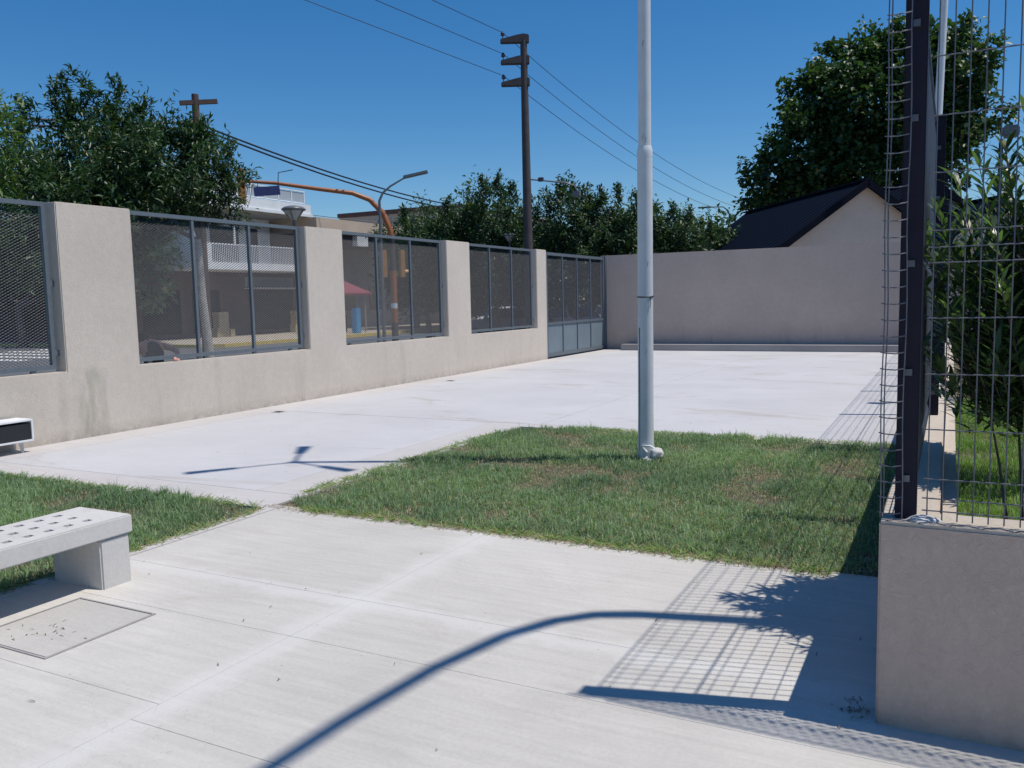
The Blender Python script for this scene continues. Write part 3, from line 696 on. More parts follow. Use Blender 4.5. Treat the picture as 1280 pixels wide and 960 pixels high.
def runners(name, pts, lo, hi, label):
    P, D, L, T = [], [], [], []
    for x, y in pts:
        k = random.randint(3, 8); c0 = random.random()
        for _ in range(k):
            a = random.uniform(0, 6.28); up = random.uniform(.1, 1.0); P.append((x+random.gauss(0, .012), y+random.gauss(0, .012), .002)); D.append((math.cos(a), math.sin(a), up)); L.append(random.uniform(lo, hi)); T.append((min(1, .3+.5*c0+random.random()*.3), .85 if random.random() < .22 else 0))
    P = np.array(P); D = np.array(D); L = np.array(L); V_, F_, T_ = leaf_arrays(P, D, np.tile(np.array([[.1, .05, 1.0]]), (len(P), 1)), L, np.full(len(P), .005), np.array(T))
    o = link_mesh(name, numpy_mesh(name, V_, F_, T_, 'grass')); o['kind'] = 'stuff'; return tag(o, label, 'grass')
rp = [(random.uniform(-4.65, -.6), 5.17+random.gauss(0, .035)) for _ in range(420)]+[(-4.99+random.gauss(0, .03), random.uniform(5.6, 9.2)) for _ in range(240)]+[(random.uniform(-4.3, -.5), 9.80+random.gauss(0, .03)) for _ in range(220)]+[(random.uniform(-9.2, -5.0), 5.07+random.gauss(0, .03)) for _ in range(260)]+[(-4.93+random.gauss(0, .025), random.uniform(2.6, 5.0)) for _ in range(150)]
runners('grass_runner', rp, .03, .10, 'longer grass blades and runners spilling over the edges of the lawns')
bits = [(random.uniform(-4.7, -.3), random.uniform(2.0, 5.1)) for _ in range(32)]+[(random.uniform(-9, -1), random.uniform(10, 22)) for _ in range(40)]+[(random.gauss(-4.15, .12), random.gauss(2.6, .08)) for _ in range(22)]+[(random.uniform(-9.3, -5.6), random.uniform(5.7, 9.8)) for _ in range(30)]+[(-.3+random.gauss(0, .03), 3.45+random.gauss(0, .06)) for _ in range(40)]
litter('leaf_litter', bits, 'dry', .01, .045, 'small dark dry leaves and twigs scattered on the concrete')

# ================================================================== OLEANDER BUSH BEHIND THE FENCE
def oleander(name, label, base, stems, leaf_n, spread, hmin, hmax, parts=300, zmin=.3):
    t = thing(name, label, 'bush', base); base = Vector(base)
    sb = MB(); Ps, Ds = [], []
    for s_ in range(stems):
        a = random.uniform(0, 6.28); rr = spread*math.sqrt(random.random()); H = random.uniform(hmin, hmax)*(1-.25*rr/spread)
        foot = base+Vector((math.cos(a)*.25*random.random(), math.sin(a)*.25*random.random(), 0))
        tip = base+Vector((math.cos(a)*rr, math.sin(a)*rr, H)); mid = foot.lerp(tip, .5)-Vector((math.cos(a), math.sin(a), 0))*rr*.18+Vector((0, 0, .1))
        pts = [foot.lerp(mid, f).lerp(mid.lerp(tip, f), f) for f in np.linspace(0, 1, 7)]
        rr_ = [.009, .008, .007, .006, .004, .003, .002]
        if s_ >= 6:
            keep = [i for i, q in enumerate(pts) if q.z > 1.0]
            if len(keep) > 1: sb.tube([pts[i] for i in keep], [rr_[i] for i in keep], 5, False)
        else: sb.tube(pts, rr_, 5, False)
        L = (tip-foot).length; nw = int(L*.8/.045)
        for k in range(nw):
            f = .22+.78*(k+1)/nw; p = foot.lerp(mid, f).lerp(mid.lerp(tip, f), f); tg = (tip-mid).normalized()
            if p.z < zmin or p.z < .92+.25*random.random(): continue
            for q in range(3):
                if random.random() > leaf_n: continue
                an = k*1.05+q*2.094+random.uniform(-.3, .3); side = Vector((math.cos(an), math.sin(an), 0))
                up = .75 if f > .85 else .35
                Ps.append(tuple(p)); Ds.append(tuple(side*(1-up*.4)+tg*up+Vector((random.gauss(0, .15), random.gauss(0, .15), random.gauss(0, .2)))))
    P = np.array(Ps); D = np.array(Ds); n = len(P); D /= np.linalg.norm(D, axis=1, keepdims=True)
    L = rng.uniform(.09, .15, n); T = np.stack([np.clip(rng.normal(.42, .28, n), 0, 1), (rng.random(n) < .03)*.7], 1)
    dist = np.hypot(P[:, 0], P[:, 1]); ratio = P[:, 0]/P[:, 1]
    vis = np.where((ratio < .10) & (ratio > -.06) & (P[:, 2] < 2.9), dist, 99)
    order = np.argsort(vis); big, rest = order[:parts], order[parts:]
    def leaf6(P, D, L, T):      # long lance leaf: 6 vertices, arched
        n = len(P); A = np.cross(D, np.array([0, 0, 1.0])); A /= np.linalg.norm(A, axis=1, keepdims=True)+1e-9; U = np.cross(A, D)
        l = L[:, None]; w = l*.085
        V = np.stack([P, P+D*l*.35+A*w+U*l*.02, P+D*l*.35-A*w+U*l*.02, P+D*l*.7+A*w*.8-U*l*.01, P+D*l*.7-A*w*.8-U*l*.01, P+D*l-U*l*.12], 1).reshape(-1, 3)
        i = np.arange(n)*6
        F = np.concatenate([np.stack([i, i+1, i+2], 1), np.stack([i+1, i+3, i+4], 1), np.stack([i+1, i+4, i+2], 1), np.stack([i+3, i+5, i+4], 1)])
        return V, F, np.repeat(T, 6, axis=0)
    V_, F_, T_ = leaf6(P[rest]-np.array(base), D[rest], L[rest], T[rest])
    me = numpy_mesh('foliage', V_, F_, T_, 'leafo'); o = link_mesh('foliage', me, t); o['kind'] = 'stuff'
    var = []
    for ti in (.1, .3, .5, .7, .95):
        v_, f_, t__ = leaf6(np.zeros((1, 3)), np.array([[1., 0, 0]]), np.array([1.0]), np.array([[ti, 0]])); var.append(numpy_mesh('leaf', v_, f_, t__, 'leafo'))
    for k in big:
        d = Vector(D[k]); a_ = d.cross(Vector((0, 0, 1))).normalized(); u_ = a_.cross(d)
        m_ = Matrix((d, -a_, u_)).transposed().to_4x4() @ Matrix.Scale(float(L[k]), 4); m_.translation = Vector(P[k])-base
        o = link_mesh('leaf', random.choice(var), t); o.matrix_basis = m_
    sb.build('stem', 'bark', t)
    return t
oleander('oleander_bush', 'tall oleander bush with long narrow leaves pressing against the wire fence at the right', (.50, 4.75, 0), 330, .97, .68, 1.1, 2.72, zmin=.4)
oleander('oleander_bush', 'second oleander bush farther back inside the fenced garden', (1.05, 8.2, 0), 70, .5, 1.0, 1.7, 2.9, parts=0)

# ================================================================== TREES
SH1 = [((-14.24, 10.34, 5.93), 1.1), ((-13.8, 10.92, 5.82), .9), ((-14.1, 10.53, 5.76), .7), ((-14.38, 10.14, 5.62), .6), ((-14.0, 10.67, 5.6), .5), ((-13.47, 11.32, 5.45), .7), ((-13.6, 11.17, 5.32), .5), ((-14.6, 9.83, 5.3), .5), ((-14.73, 9.64, 5.25), .4), ((-13.33, 11.5, 4.9), .4)]
SH2 = [((-12.55, 11.46, 5.0), .7), ((-12.35, 11.68, 5.05), .6), ((-12.32, 11.71, 4.75), .5), ((-12.14, 11.9, 4.15), .5), ((-12.1, 11.95, 3.95), .4), ((-12.7, 11.3, 4.75), .5)]
tree('ficus_tree', 'dark glossy leafed tree over the left wall, tallest of the group by the left edge', (-13.6, 9.6, -.1), 2.2, .12,
     [((-14.4, 10.8, 3.9), (1.4, 1.4, 1.2)), ((-14.0, 9.9, 3.0), (1.5, 1.4, 1.1)), ((-14.35, 10.75, 4.75), (.65, .65, .7)), ((-13.9, 11.3, 4.5), (.6, .6, .7)), ((-15.0, 10.0, 4.3), (.8, .8, .6)), ((-13.0, 8.6, 3.0), (1.2, 1.2, 1.0))], 560, 42, .13, .18, 'leafd', spikes=.6, aspect=.30, shoots=SH1)
tree('ficus_tree', 'dark glossy leafed tree with a limewashed trunk beside the white building', (-12.5, 11.58, -.1), 3.0, .085,
     [((-12.9, 11.0, 4.1), (1.2, 1.15, .95)), ((-12.6, 11.75, 3.75), (.72, .72, .68)), ((-13.1, 11.5, 4.35), (.75, .75, .6)), ((-13.3, 10.4, 3.2), (1.1, 1.0, .9))], 430, 42, .125, .17, 'leafd', lime=True, lean=(.03, -.04), spikes=.6, aspect=.30, yellow=.03, shoots=SH2)
tree('young_tree', 'lighter green tree cut by the left edge of the picture', (-12.9, 6.6, -.1), 2.0, .08,
     [((-12.7, 7.2, 3.9), (.85, .85, 1.3)), ((-12.5, 6.8, 3.2), (.9, .9, .9))], 120, 34, .14, .26, 'leafl', spikes=.4, aspect=.3)
mid = [((-19.0, 29.2), 2.2, [((-19.0, 29.2, 3.6), (2.0, 1.8, 1.7)), ((-17.6, 29.4, 4.1), (1.3, 1.3, 1.3)), ((-18.9, 28.7, 2.4), (1.8, 1.6, 1.3))], 'round dark street tree right of the orange signal arm', 'leafm'),
       ((-16.3, 30.2), 2.3, [((-16.4, 30.2, 4.3), (1.7, 1.6, 1.9)), ((-15.0, 30.4, 3.4), (1.4, 1.4, 1.5)), ((-16.3, 29.7, 2.3), (1.7, 1.5, 1.2))], 'street tree just left of the tall utility pole', 'leafm'),
       ((-13.3, 31.2), 2.3, [((-13.6, 31.0, 4.5), (1.5, 1.5, 1.7)), ((-12.7, 31.4, 4.1), (1.2, 1.2, 1.6)), ((-13.2, 31.0, 2.6), (1.7, 1.6, 1.5))], 'street tree right of the tall utility pole, with the biggest crown of the row', 'leafm'),
       ((-11.3, 32.4), 2.2, [((-11.2, 32.4, 3.7), (1.3, 1.3, 1.55)), ((-11.6, 32.3, 2.5), (1.4, 1.4, 1.2)), ((-10.9, 32.6, 4.5), (.6, .6, .8))], 'street tree behind the end of the gate, left of the lamp column', 'leafm'),
       ((-9.5, 33.2), 2.0, [((-9.4, 33.2, 3.5), (1.0, 1.0, 1.25)), ((-9.9, 33.4, 2.8), (1.1, 1.0, 1.0))], 'small street tree showing right of the lamp column above the far wall', 'leafm'),
       ((-8.2, 35.0), 1.8, [((-8.3, 35.0, 3.1), (.7, .7, .95)), ((-8.7, 35.2, 2.5), (.9, .8, .7))], 'smallest street tree, beside the dark roofed house', 'leafm')]
SHM = [[(-18.65, 27.22, 5.15), (-17.24, 28.14, 5.5)], [(-16.16, 28.77, 6.2), (-15.5, 29.1, 6.3), (-15.1, 29.35, 6.0)], [(-13.43, 30.15, 6.1), (-13.0, 30.35, 5.9)], [(-12.0, 30.75, 5.7), (-11.45, 30.95, 5.85), (-10.75, 31.2, 5.6)], [(-9.5, 31.6, 5.0), (-8.87, 31.8, 4.8)], [(-8.2, 31.97, 4.3)]]
for (x, y), h_, bl, lab, mt in mid: tree('street_tree', lab, (x, y, -.1), h_, .13, bl, int(120+62*len(bl)*bl[0][1][0]), 40, .16, .26, mt, aspect=.42, shell=.5, spikes=.3, shoots=[(p, .7) for p in SHM.pop(0)])
for (x, y), bl, lab in [((-24.5, 44), [((-24.5, 44, 3.7), (3.6, 3.0, 3.6)), ((-21, 45, 3.0), (3, 2.5, 2.9))], 'broad dark tree across the street behind the signal pole'),
                        ((-19, 52), [((-19, 52, 3.6), (4, 3, 3.5)), ((-14, 53, 3.2), (3, 3, 3.1))], 'broad dark tree far down the street behind the parked cars'),
                        ((-30.5, 45.5), [((-30.2, 46, 4.0), (2.2, 2.6, 2.2)), ((-29.8, 49, 3.4), (2.2, 2.0, 2.8))], 'dark tree beside the kiosk in front of the beige building'),
                        ((-40, 25.5), [((-40, 27.8, 4.0), (4.6, 2.4, 3.2)), ((-36, 28.2, 4.0), (3.0, 2.0, 2.6)), ((-45.5, 28, 3.6), (4.4, 2.4, 3.0))], 'wide dark tree on the far corner seen through the leftmost mesh screens')]:
    tree('far_tree', lab, (x, y, -.1), 2.0, .2, bl, 420, 34, .34, .6, 'leafm', aspect=.55, shell=.35)
tree('plane_tree', 'huge plane tree rising behind the dark roofed house', (-2.2, 45.5, -.2), 5.5, .45,
     [((-3.4, 45, 10.6), (3.4, 3.2, 3.0)), ((-6.3, 44.6, 8.2), (2.5, 2.4, 2.5)), ((-6.2, 44.8, 10.9), (1.7, 1.6, 1.5)), ((-8.3, 44.2, 7.2), (1.3, 1.4, 1.6)), ((-3.2, 44.8, 7.4), (4.0, 2.8, 2.8)), ((-5.0, 45, 12.3), (1.5, 1.5, 1.2)), ((-2.2, 45, 12.6), (1.7, 1.7, 1.3)), ((-.2, 45, 11.6), (1.7, 2, 1.9)), ((.6, 45, 9.4), (1.5, 1.6, .8)), ((-7.9, 44, 5.6), (.8, .9, 1.1)), ((-.6, 45, 8.2), (1.6, 1.6, 1.3))], 1050, 40, .27, .46, 'leafp', aspect=.8, shell=.5, group='trees beyond the far wall')

# ================================================================== WHITE CORNER BUILDING ACROSS THE STREET
bw = thing('corner_building', 'white two storey building with balcony railing and dark brown shops below', 'building', (-36, 35, 0))
def P_(name, a, b_, mat, par=bw, bevel=0): return MB().box(a, b_).build(name, mat, par, bevel=bevel)
P_('ground_floor', (-46, 28.0, -.1), (-36, 43.2, 3.55), 'brown')
P_('upper_wall', (-46, 30.6, 3.55), (-36.4, 38.9, 6.7), 'white')
P_('balcony_slab', (-46, 30.3, 3.56), (-33.5, 38.95, 3.93), 'white'); P_('balcony_slab', (-35.9, 38.95, 3.56), (-34.6, 43.2, 3.86), 'grey')
P_('roof_soffit', (-46, 29.8, 6.7), (-33.62, 39.15, 6.86), 'grey')
P_('roof_parapet', (-46, 29.6, 6.861), (-33.5, 39.3, 7.42), 'white'); P_('parapet_trim', (-46, 29.5, 6.74), (-33.42, 39.38, 6.9), 'white')
P_('roof_block', (-44, 31, 7.42), (-39, 36, 9.0), 'grey')
rl = MB()
for k in range(8): y = 31.5+k*1.07; rl.box((-33.75, y-.035, 7.42), (-33.68, y+.035, 8.16))
rl.box((-33.76, 31.5, 8.16), (-33.67, 39.03, 8.22)); rl.box((-33.75, 31.5, 7.5), (-33.68, 39.0, 7.55)); rl.build('roof_railing', 'white', bw)
for k in range(7): y = 31.5+k*1.07; P_('frosted_panel', (-33.73, y+.05, 7.56), (-33.71, y+1.02, 8.12), 'frost')
bl = MB()
for k in range(64): y = 30.9+k*.125; bl.box((-33.6, y-.018, 3.93), (-33.56, y+.018, 4.84))
bl.build('baluster', 'white', bw); P_('handrail', (-33.63, 30.5, 4.84), (-33.53, 38.9, 4.9), 'white')
P_('balcony_side', (-36.4, 30.4, 3.93), (-33.5, 30.55, 6.7), 'white'); P_('balcony_panel', (-33.62, 30.55, 3.93), (-33.5, 31.6, 4.9), 'white')
for y in (33.3, ): P_('column', (-33.65, y-.04, 4.9), (-33.57, y+.04, 6.7), 'white')
for y0_, y1_ in ((34.1, 36.4), (36.9, 37.9)): 
    wd = P_('window', (-36.42, y0_, 4.0), (-36.34, y1_, 6.2), 'white'); P_('pane', (-36.35, y0_+.08, 4.0), (-36.33, y1_-.08, 6.12), 'dglass', bw)
P_('window', (-36.42, 31.5, 4.6), (-36.33, 33.0, 6.2), 'dglass')
for y0_, y1_ in ((29.2, 31.6), (32.4, 34.3), (36.6, 40.2), (41.2, 42.6)):
    P_('shop_window', (-36.03, y0_, .25), (-35.97, y1_, 2.55), 'dglass')
P_('shop_sign', (-36.02, 36.2, 2.75), (-35.9, 40.2, 3.3), 'steelp'); aw = MB(); aw.prism([(36.2, 2.62), (40.2, 2.62), (40.2, 2.68), (36.2, 2.68)], -36.0, -35.0, 'x'); aw.build('awning', 'white', bw)
P_('white_panel', (-35.99, 40.6, .1), (-35.9, 41.3, 2.2), 'white')
for (y, lab, h_) in ((33.6, 'ochre cabinet on the far pavement before the left shop window', 1.35), (39.7, 'ochre cabinet with a dark door on the far pavement, right of its twin', 1.3)):
    t = thing('utility_cabinet', lab, 'cabinet', (-35.2, y, 0), 'ochre cabinets on the far pavement')
    MB().box((-35.5, y-.35, 0), (-35.0, y+.35, h_)).build('body', 'plank', t, bevel=.02); MB().box((-34.998, y-.02, .3), (-34.98, y+.28, h_-.25)).build('door', 'brown' if y > 36 else 'plank', t)
    MB().box((-35.35, y-.6, 0), (-34.9, y-.35, .5)).build('plinth', 'plank', t); MB().box((-35.35, y+.35, 0), (-34.9, y+.65, .42)).build('plinth', 'plank', t)

# beige building beside it
bb = thing('beige_building', 'long low beige building with flat roof and dark eave right of the white building', 'building', (-36, 46, 0))
P_('wall', (-48, 43.3, -.1), (-36.2, 66, 5.3), 'grey', bb); P_('fascia', (-48, 39.4, 5.9), (-33.2, 66, 6.75), 'beige', bb); P_('soffit', (-48, 39.4, 5.3), (-33.6, 66, 5.9), 'brown', bb)
for k in range(6): P_('window', (-36.25, 45+k*3.2, 1.2), (-36.15, 46.6+k*3.2, 2.8), 'dglass', bb)
P_('air_conditioner', (-33.58, 43.2, 5.25), (-33.2, 44.3, 5.85), 'white', bb)
tk = MB(); tk.lathe((-34.6, 51.6, 6.75), [(.6, 0), (.62, .1), (.62, .95), (.5, 1.1), (.2, 1.2)], 14); tag(tk.build('water_tank', 'tank'), 'dark round water tank on the beige roof beside the signal arm', 'tank')
gb_ = thing('grey_building', 'flat topped grey block behind the trees right of the water tank', 'building', (-34, 60, 0)); P_('wall', (-44, 55, -.1), (-33, 72, 8.5), 'grey', gb_); P_('parapet', (-44.1, 54.9, 8.5), (-32.9, 72.1, 8.85), 'brown', gb_)
for k in range(4): P_('window', (-33.03, 57+k*3.5, 5.8), (-32.95, 58.5+k*3.5, 7.3), 'dglass', gb_)
# pale wall far left
pw = tag(MB().box((-56, 34.4, -.1), (-47.5, 34.7, 3.3)).build('garden_wall', 'bluewall', bevel=.03), 'pale blue wall far across the crossing, seen through the leftmost screen', 'wall')
tag(MB().box((-47.3, 34.4, -.1), (-46.1, 44, 3.0)).build('hedge_wall', 'brown'), 'dark brown wall between the pale wall and the shops', 'wall')

# kiosk with red roof and blue drum
ks = thing('kiosk', 'small kiosk with a dusky red pyramid roof across the street', 'kiosk', (-31.4, 38.9, 0))
for x in (-32.6, -30.3):
    for y in (37.9, 39.9): P_('post', (x-.04, y-.04, 0), (x+.04, y+.04, 2.25), 'grey', ks)
MB().add([(-33, 37.6, 2.25), (-30.0, 37.6, 2.25), (-30.0, 40.2, 2.25), (-33, 40.2, 2.25), (-31.5, 38.9, 3.15), (-33, 37.6, 2.15), (-30.0, 37.6, 2.15), (-30.0, 40.2, 2.15), (-33, 40.2, 2.15)], [(0,1,4),(1,2,4),(2,3,4),(3,0,4),(5,8,7,6),(0,5,6,1),(1,6,7,2),(2,7,8,3),(3,8,5,0)]).build('roof', 'red', ks)
P_('counter', (-32.4, 38.1, 0), (-31.5, 39.7, 1.0), 'brown', ks)
bd = MB(); bd.box((-29.65, 37.75, 0), (-29.3, 38.2, 1.4)); tag(bd.build('blue_bin', 'cyan', bevel=.04), 'bright blue upright bin on the pavement by the red roofed kiosk', 'bin')

# ================================================================== SIGNAL MAST
sm = thing('signal_mast', 'orange gooseneck traffic signal mast reaching out over the street', 'traffic light', (-17.3, 24.5, -.1))
top = [(-17.33, 24.49, 3.55), (-17.38, 24.45, 4.2), (-17.55, 24.32, 4.75), (-17.9, 24.07, 5.2), (-18.35, 23.7, 5.42), (-19.2, 23.03, 5.55), (-20.3, 22.1, 5.74), (-20.9, 21.5, 5.78)]
MB().tube([(-17.33, 24.49, -.1), (-17.33, 24.49, .95)], .12, 12).build('base', 'polec', sm)
MB().tube([(-17.33, 24.49, .95), (-17.33, 24.49, 2.75)], .11, 12).build('lower_pole', 'orange', sm)
MB().tube([(-17.33, 24.49, 2.75), (-17.33, 24.49, 3.9)], .095, 12).build('middle_pole', 'polec', sm)
MB().tube([(-17.33, 24.49, 3.9)]+top[1:], [.1, .1, .098, .09, .08, .07, .06, .05], 12).build('arm', 'orange', sm)
MB().tube([(-17.33, 24.49, 1.45), (-17.33, 24.49, 1.63)], .114, 12).build('sticker', 'white', sm)
def signal(name, c, ang, par, hgt=.95, parts=True):
    c = Vector(c); f = Vector((math.cos(ang), math.sin(ang), 0)); s_ = f.cross(Vector((0, 0, 1)))
    hb = MB(); hb.bar(c-Vector((0, 0, hgt/2)), c+Vector((0, 0, hgt/2)), .24, .16, up=f); ho = hb.build(name, 'yellow', par, bevel=.02)
    for k in range(3):
        q = c+Vector((0, 0, hgt*.32*(1-k)))+f*.081
        MB().tube([q, q+f*.012], .095, 12).build('lens', ('redl', 'orange', 'dglass')[k], ho, world=False); ho.children[-1].data.transform(par.matrix_basis.inverted())
        vb = MB()
        for a in range(7):
            t0, t1 = math.pi*a/7, math.pi*(a+1)/7
            p = [q+(s_*math.cos(t)+Vector((0, 0, math.sin(t))))*.105 for t in (t0, t1)]
            vb.add([p[0], p[1], p[1]+f*.16, p[0]+f*.16], [(0, 1, 2, 3)])
        vb.build('visor', 'yellow', ho, world=False); ho.children[-1].data.transform(par.matrix_basis.inverted())
signal('signal_head', (-21.1, 21.35, 5.62), 2.2, sm, 1.15); signal('signal_head', (-17.52, 24.2, 3.0), 2.4, sm); signal('signal_head', (-17.12, 24.75, 3.0), .9, sm)
MB().tube([(-20.95, 21.55, 5.76), (-21.1, 21.35, 5.9), (-21.1, 21.35, 6.2)], .03, 8).build('bracket', 'orange', sm)
wp = [(-20.95, 21.5, 5.7), (-21.05, 21.45, 5.2), (-20.98, 21.45, 4.9), (-20.9, 21.5, 5.2), (-20.8, 21.55, 5.7)]
MB().tube(wp, .009, 5).build('cable', 'black', sm)
sg = MB(); sg.bar((-20.62, 21.40, 5.40), (-20.0, 21.96, 5.47), .03, .30); tag(sg.build('street_sign', 'blue'), 'dark blue street name board hanging under the orange signal arm', 'sign')
hs = MB(); hs.tube([(-20.55, 21.55, 5.76), (-20.55, 21.47, 5.52)], .012, 5); hs.tube([(-20.05, 21.93, 5.55), (-20.05, 21.98, 6.05), (-19.7, 22.3, 6.15)], .016, 5); hs.build('hanger', 'black', sm)

# ================================================================== STREET LAMPS, POLES, WIRES
def lantern(loc, H, lab):
    t = thing('post_lantern', lab, 'street lamp', loc, 'round pavement lanterns outside the wall'); x, y, z = loc
    MB().tube([(x, y, z), (x, y, z+.9), (x, y, H-.28)], [.055, .045, .035], 10).build('post', 'lampg', t)
    MB().lathe((x, y, H-.30), [(.07, 0), (.20, .20), (.21, .21)], 16).build('bowl', 'frost', t)
    MB().lathe((x, y, H-.085), [(.265, 0), (.275, .025), (.21, .075), (.10, .10), (.02, .11)], 20).build('shade', 'lampg', t)
    rb = MB()
    for k in range(4): a = k*1.571+.4; rb.tube([(x+.075*math.cos(a), y+.075*math.sin(a), H-.30), (x+.24*math.cos(a), y+.24*math.sin(a), H-.08)], .012, 5)
    rb.build('rib', 'lampg', t)
lantern((-13.26, 14.97, -.1), 3.86, 'round grey post lantern rising over the wall below the white roof parapet')
lantern((-15.2, 29.28, -.1), 4.2, 'round grey post lantern showing above the last mesh screen before the gate')
def ledlamp(base, H, d, ln, lab, r=.05, flat=False):
    t = thing('street_light', lab, 'street lamp', base, 'slim street lamps along the road'); B = Vector(base); d = Vector((d[0], d[1], 0)).normalized()
    a = B+Vector((0, 0, H))
    cur = [a, a+d*.10+Vector((0, 0, .22)), a+d*.32+Vector((0, 0, .40)), a+d*ln*.7+Vector((0, 0, .40+(.03 if flat else ln*.22)))]
    MB().tube([B, B+Vector((0, 0, H*.6)), a]+cur[1:], [r*1.3, r, r*.8, r*.7, r*.6, r*.5], 8).build('pole', 'lampg', t)
    e = cur[-1]; f = e+d*.62+Vector((0, 0, 0 if flat else .14)); MB().bar(e-d*.05, f, .22, .07).build('lamp_head', 'lampg', t, bevel=.01)
ledlamp((-14.1, 19.4, -.1), 4.55, (.87, .50), 1.05, 'slim grey street lamp whose arm rises right beside the orange signal mast', .045)
ledlamp((-10.3, 44.5, -.1), 5.9, (-1, -.05), 1.4, 'slim street lamp whose arm points left toward the trees, before the dark roofed house', .05, True)
up_ = thing('utility_pole', 'tall grey concrete utility pole with three short crossarms stacked at its top', 'utility pole', (-14.1, 28.65, -.1))
ux, uy = -14.1, 28.7
MB().tube([(ux, uy, -.1), (ux-.03, uy, 5), (ux-.05, uy, 11.1)], [.19, .165, .125], 14).build('shaft', 'polec', up_)
dv = Vector((-.80, -.41, 0)).normalized(); sd_ = dv.cross(Vector((0, 0, 1)))
tipz = []
for zc in (11.15, 10.4, 9.62):
    c = Vector((ux-.05, uy, zc)); cb_ = MB(); prof = [(-.20, -.16), (-.20, .12), (.0, .16), (.25, .12), (.85, -.02), (.85, -.16), (.3, -.16)]
    n = len(prof); vs = [c+dv*u+Vector((0, 0, v))+sd_*s_ for s_ in (-.11, .11) for u, v in prof]
    cb_.add(vs, [tuple(range(n)), tuple(reversed(range(n, 2*n)))]+[(i, i+n, (i+1) % n+n, (i+1) % n) for i in range(n)]); arm = cb_.build('crossarm', 'polec', up_, bevel=.02)
    q = c+dv*.76+Vector((0, 0, -.02)); ib = MB(); ib.lathe(q, [(.015, 0), (.015, .12), (.06, .13), (.085, .17), (.05, .19), (.08, .22), (.05, .25), (.03, .29)], 10)
    io = ib.build('insulator', 'porc', up_); tipz.append(q+Vector((0, 0, .25)))
MB().tube([(ux, uy, 6.1), (ux+.6, uy+.25, 6.02), (ux+1.3, uy+.5, 5.92), (ux+1.62, uy+.62, 5.8), (ux+1.7, uy+.65, 5.6)], .03, 6).build('lamp_arm', 'lampg', up_)
MB().box((ux+.38, uy+.1, 6.0), (ux+.55, uy+.25, 6.14)).build('clamp', 'porc', up_)
MB().box((ux+1.55, uy+.55, 5.38), (ux+1.82, uy+.78, 5.6)).build('lamp_head', 'lampg', up_, bevel=.03)
def wire(name, a, b_, sag, r, lab, group, mat='black'):
    a, b_ = Vector(a), Vector(b_); pts = [a.lerp(b_, f)-Vector((0, 0, sag*4*f*(1-f))) for f in np.linspace(0, 1, 22)]
    return tag(MB().tube(pts, r, 5).build(name, mat), lab, 'wire', group)
near_ = [Vector((-13.84, 22.0, 10.51)), Vector((-15.19, 21.1, 10.47)), Vector((-16.8, 19.83, 10.4))]
for k, nm in enumerate(('top', 'middle', 'lowest')):
    # through the insulator, back over the street towards the viewer's left and away to the next pole
    e = tipz[k]; s_ = near_[k]; far0 = e+(s_-e)*1.9+Vector((0, 0, .0))
    wire('power_line', far0, e, .0, .011, f'thin power line meeting the {nm} crossarm of the utility pole from the left', 'thin power lines on the utility pole')
    fe = [Vector((-11.4, 58.87, 7.6)), Vector((-11.6, 58.82, 7.1)), Vector((-11.7, 58.87, 6.7))][k]
    wire('power_line', e, fe, 1.0, .011, f'thin power line leaving the {nm} crossarm of the utility pole to the right', 'thin power lines on the utility pole')
wp_ = thing('wood_pole', 'old wooden pole with one crossarm standing in the dark tree at the left', 'utility pole', (-17.6, 16.33, -.1))
MB().tube([(-17.65, 16.3, -.1), (-17.6, 16.33, 7.15)], [.14, .09], 12).build('shaft', 'wood', wp_)
MB().bar((-17.84, 16.02, 6.90), (-17.22, 16.72, 7.0), .10, .11).build('crossarm', 'wood', wp_)
for i, (dz, dx) in enumerate(((0, 0), (-.16, .15))):
    wire('thick_cable', (-21.6, 11.0, 6.35+dz), (-17.6+dx, 16.3, 6.42+dz), .12, .028, ('upper', 'lower')[i]+' thick black cable running left from the wooden pole', 'thick black cables')
    wire('thick_cable', (-17.6+dx, 16.3, 6.42+dz), (-21.5, 46.0, 6.8+dz*1.6), .75, .028, ('upper', 'lower')[i]+' thick black cable sagging right from the wooden pole', 'thick black cables')
wire('thin_cable', (-33.6, 39.2, 6.9), (-20.5, 52, 6.2), .4, .02, 'thin cable strung from the white building toward the trees', None)
an = thing('roof_antenna', 'thin television antenna mast above the flat roofs by the signal arm', 'antenna', (-33.5, 57, 8.5))
MB().tube([(-33.5, 57, 8.5), (-33.5, 57, 10.2)], .03, 5).build('mast', 'black', an); MB().bar((-33.5, 56.2, 10.1), (-33.5, 57.8, 10.1), .03, .03).build('boom', 'black', an)
whp = thing('white_pole', 'white round pole rising behind the second fence post', 'pole', (-.52, 30, -.1))
MB().tube([(-.52, 30, -.1), (-.52, 30, 7.0), (-.38, 30, 12.5)], [.13, .12, .10], 14).build('shaft', 'whitep', whp)
fl = thing('floodlight', 'grey box floodlight on a thin post above the oleander', 'floodlight', (.56, 14, -.05))
MB().tube([(.56, 14, -.05), (.56, 14, 3.75)], .028, 8).build('post', 'post', fl); MB().box((.56, 13.9, 3.76), (.78, 14.1, 3.92)).build('lamp_head', 'lampg', fl, bevel=.03); MB().tube([(.57, 14, 3.5), (.8, 14, 3.76)], .012, 6).build('brace', 'post', fl)

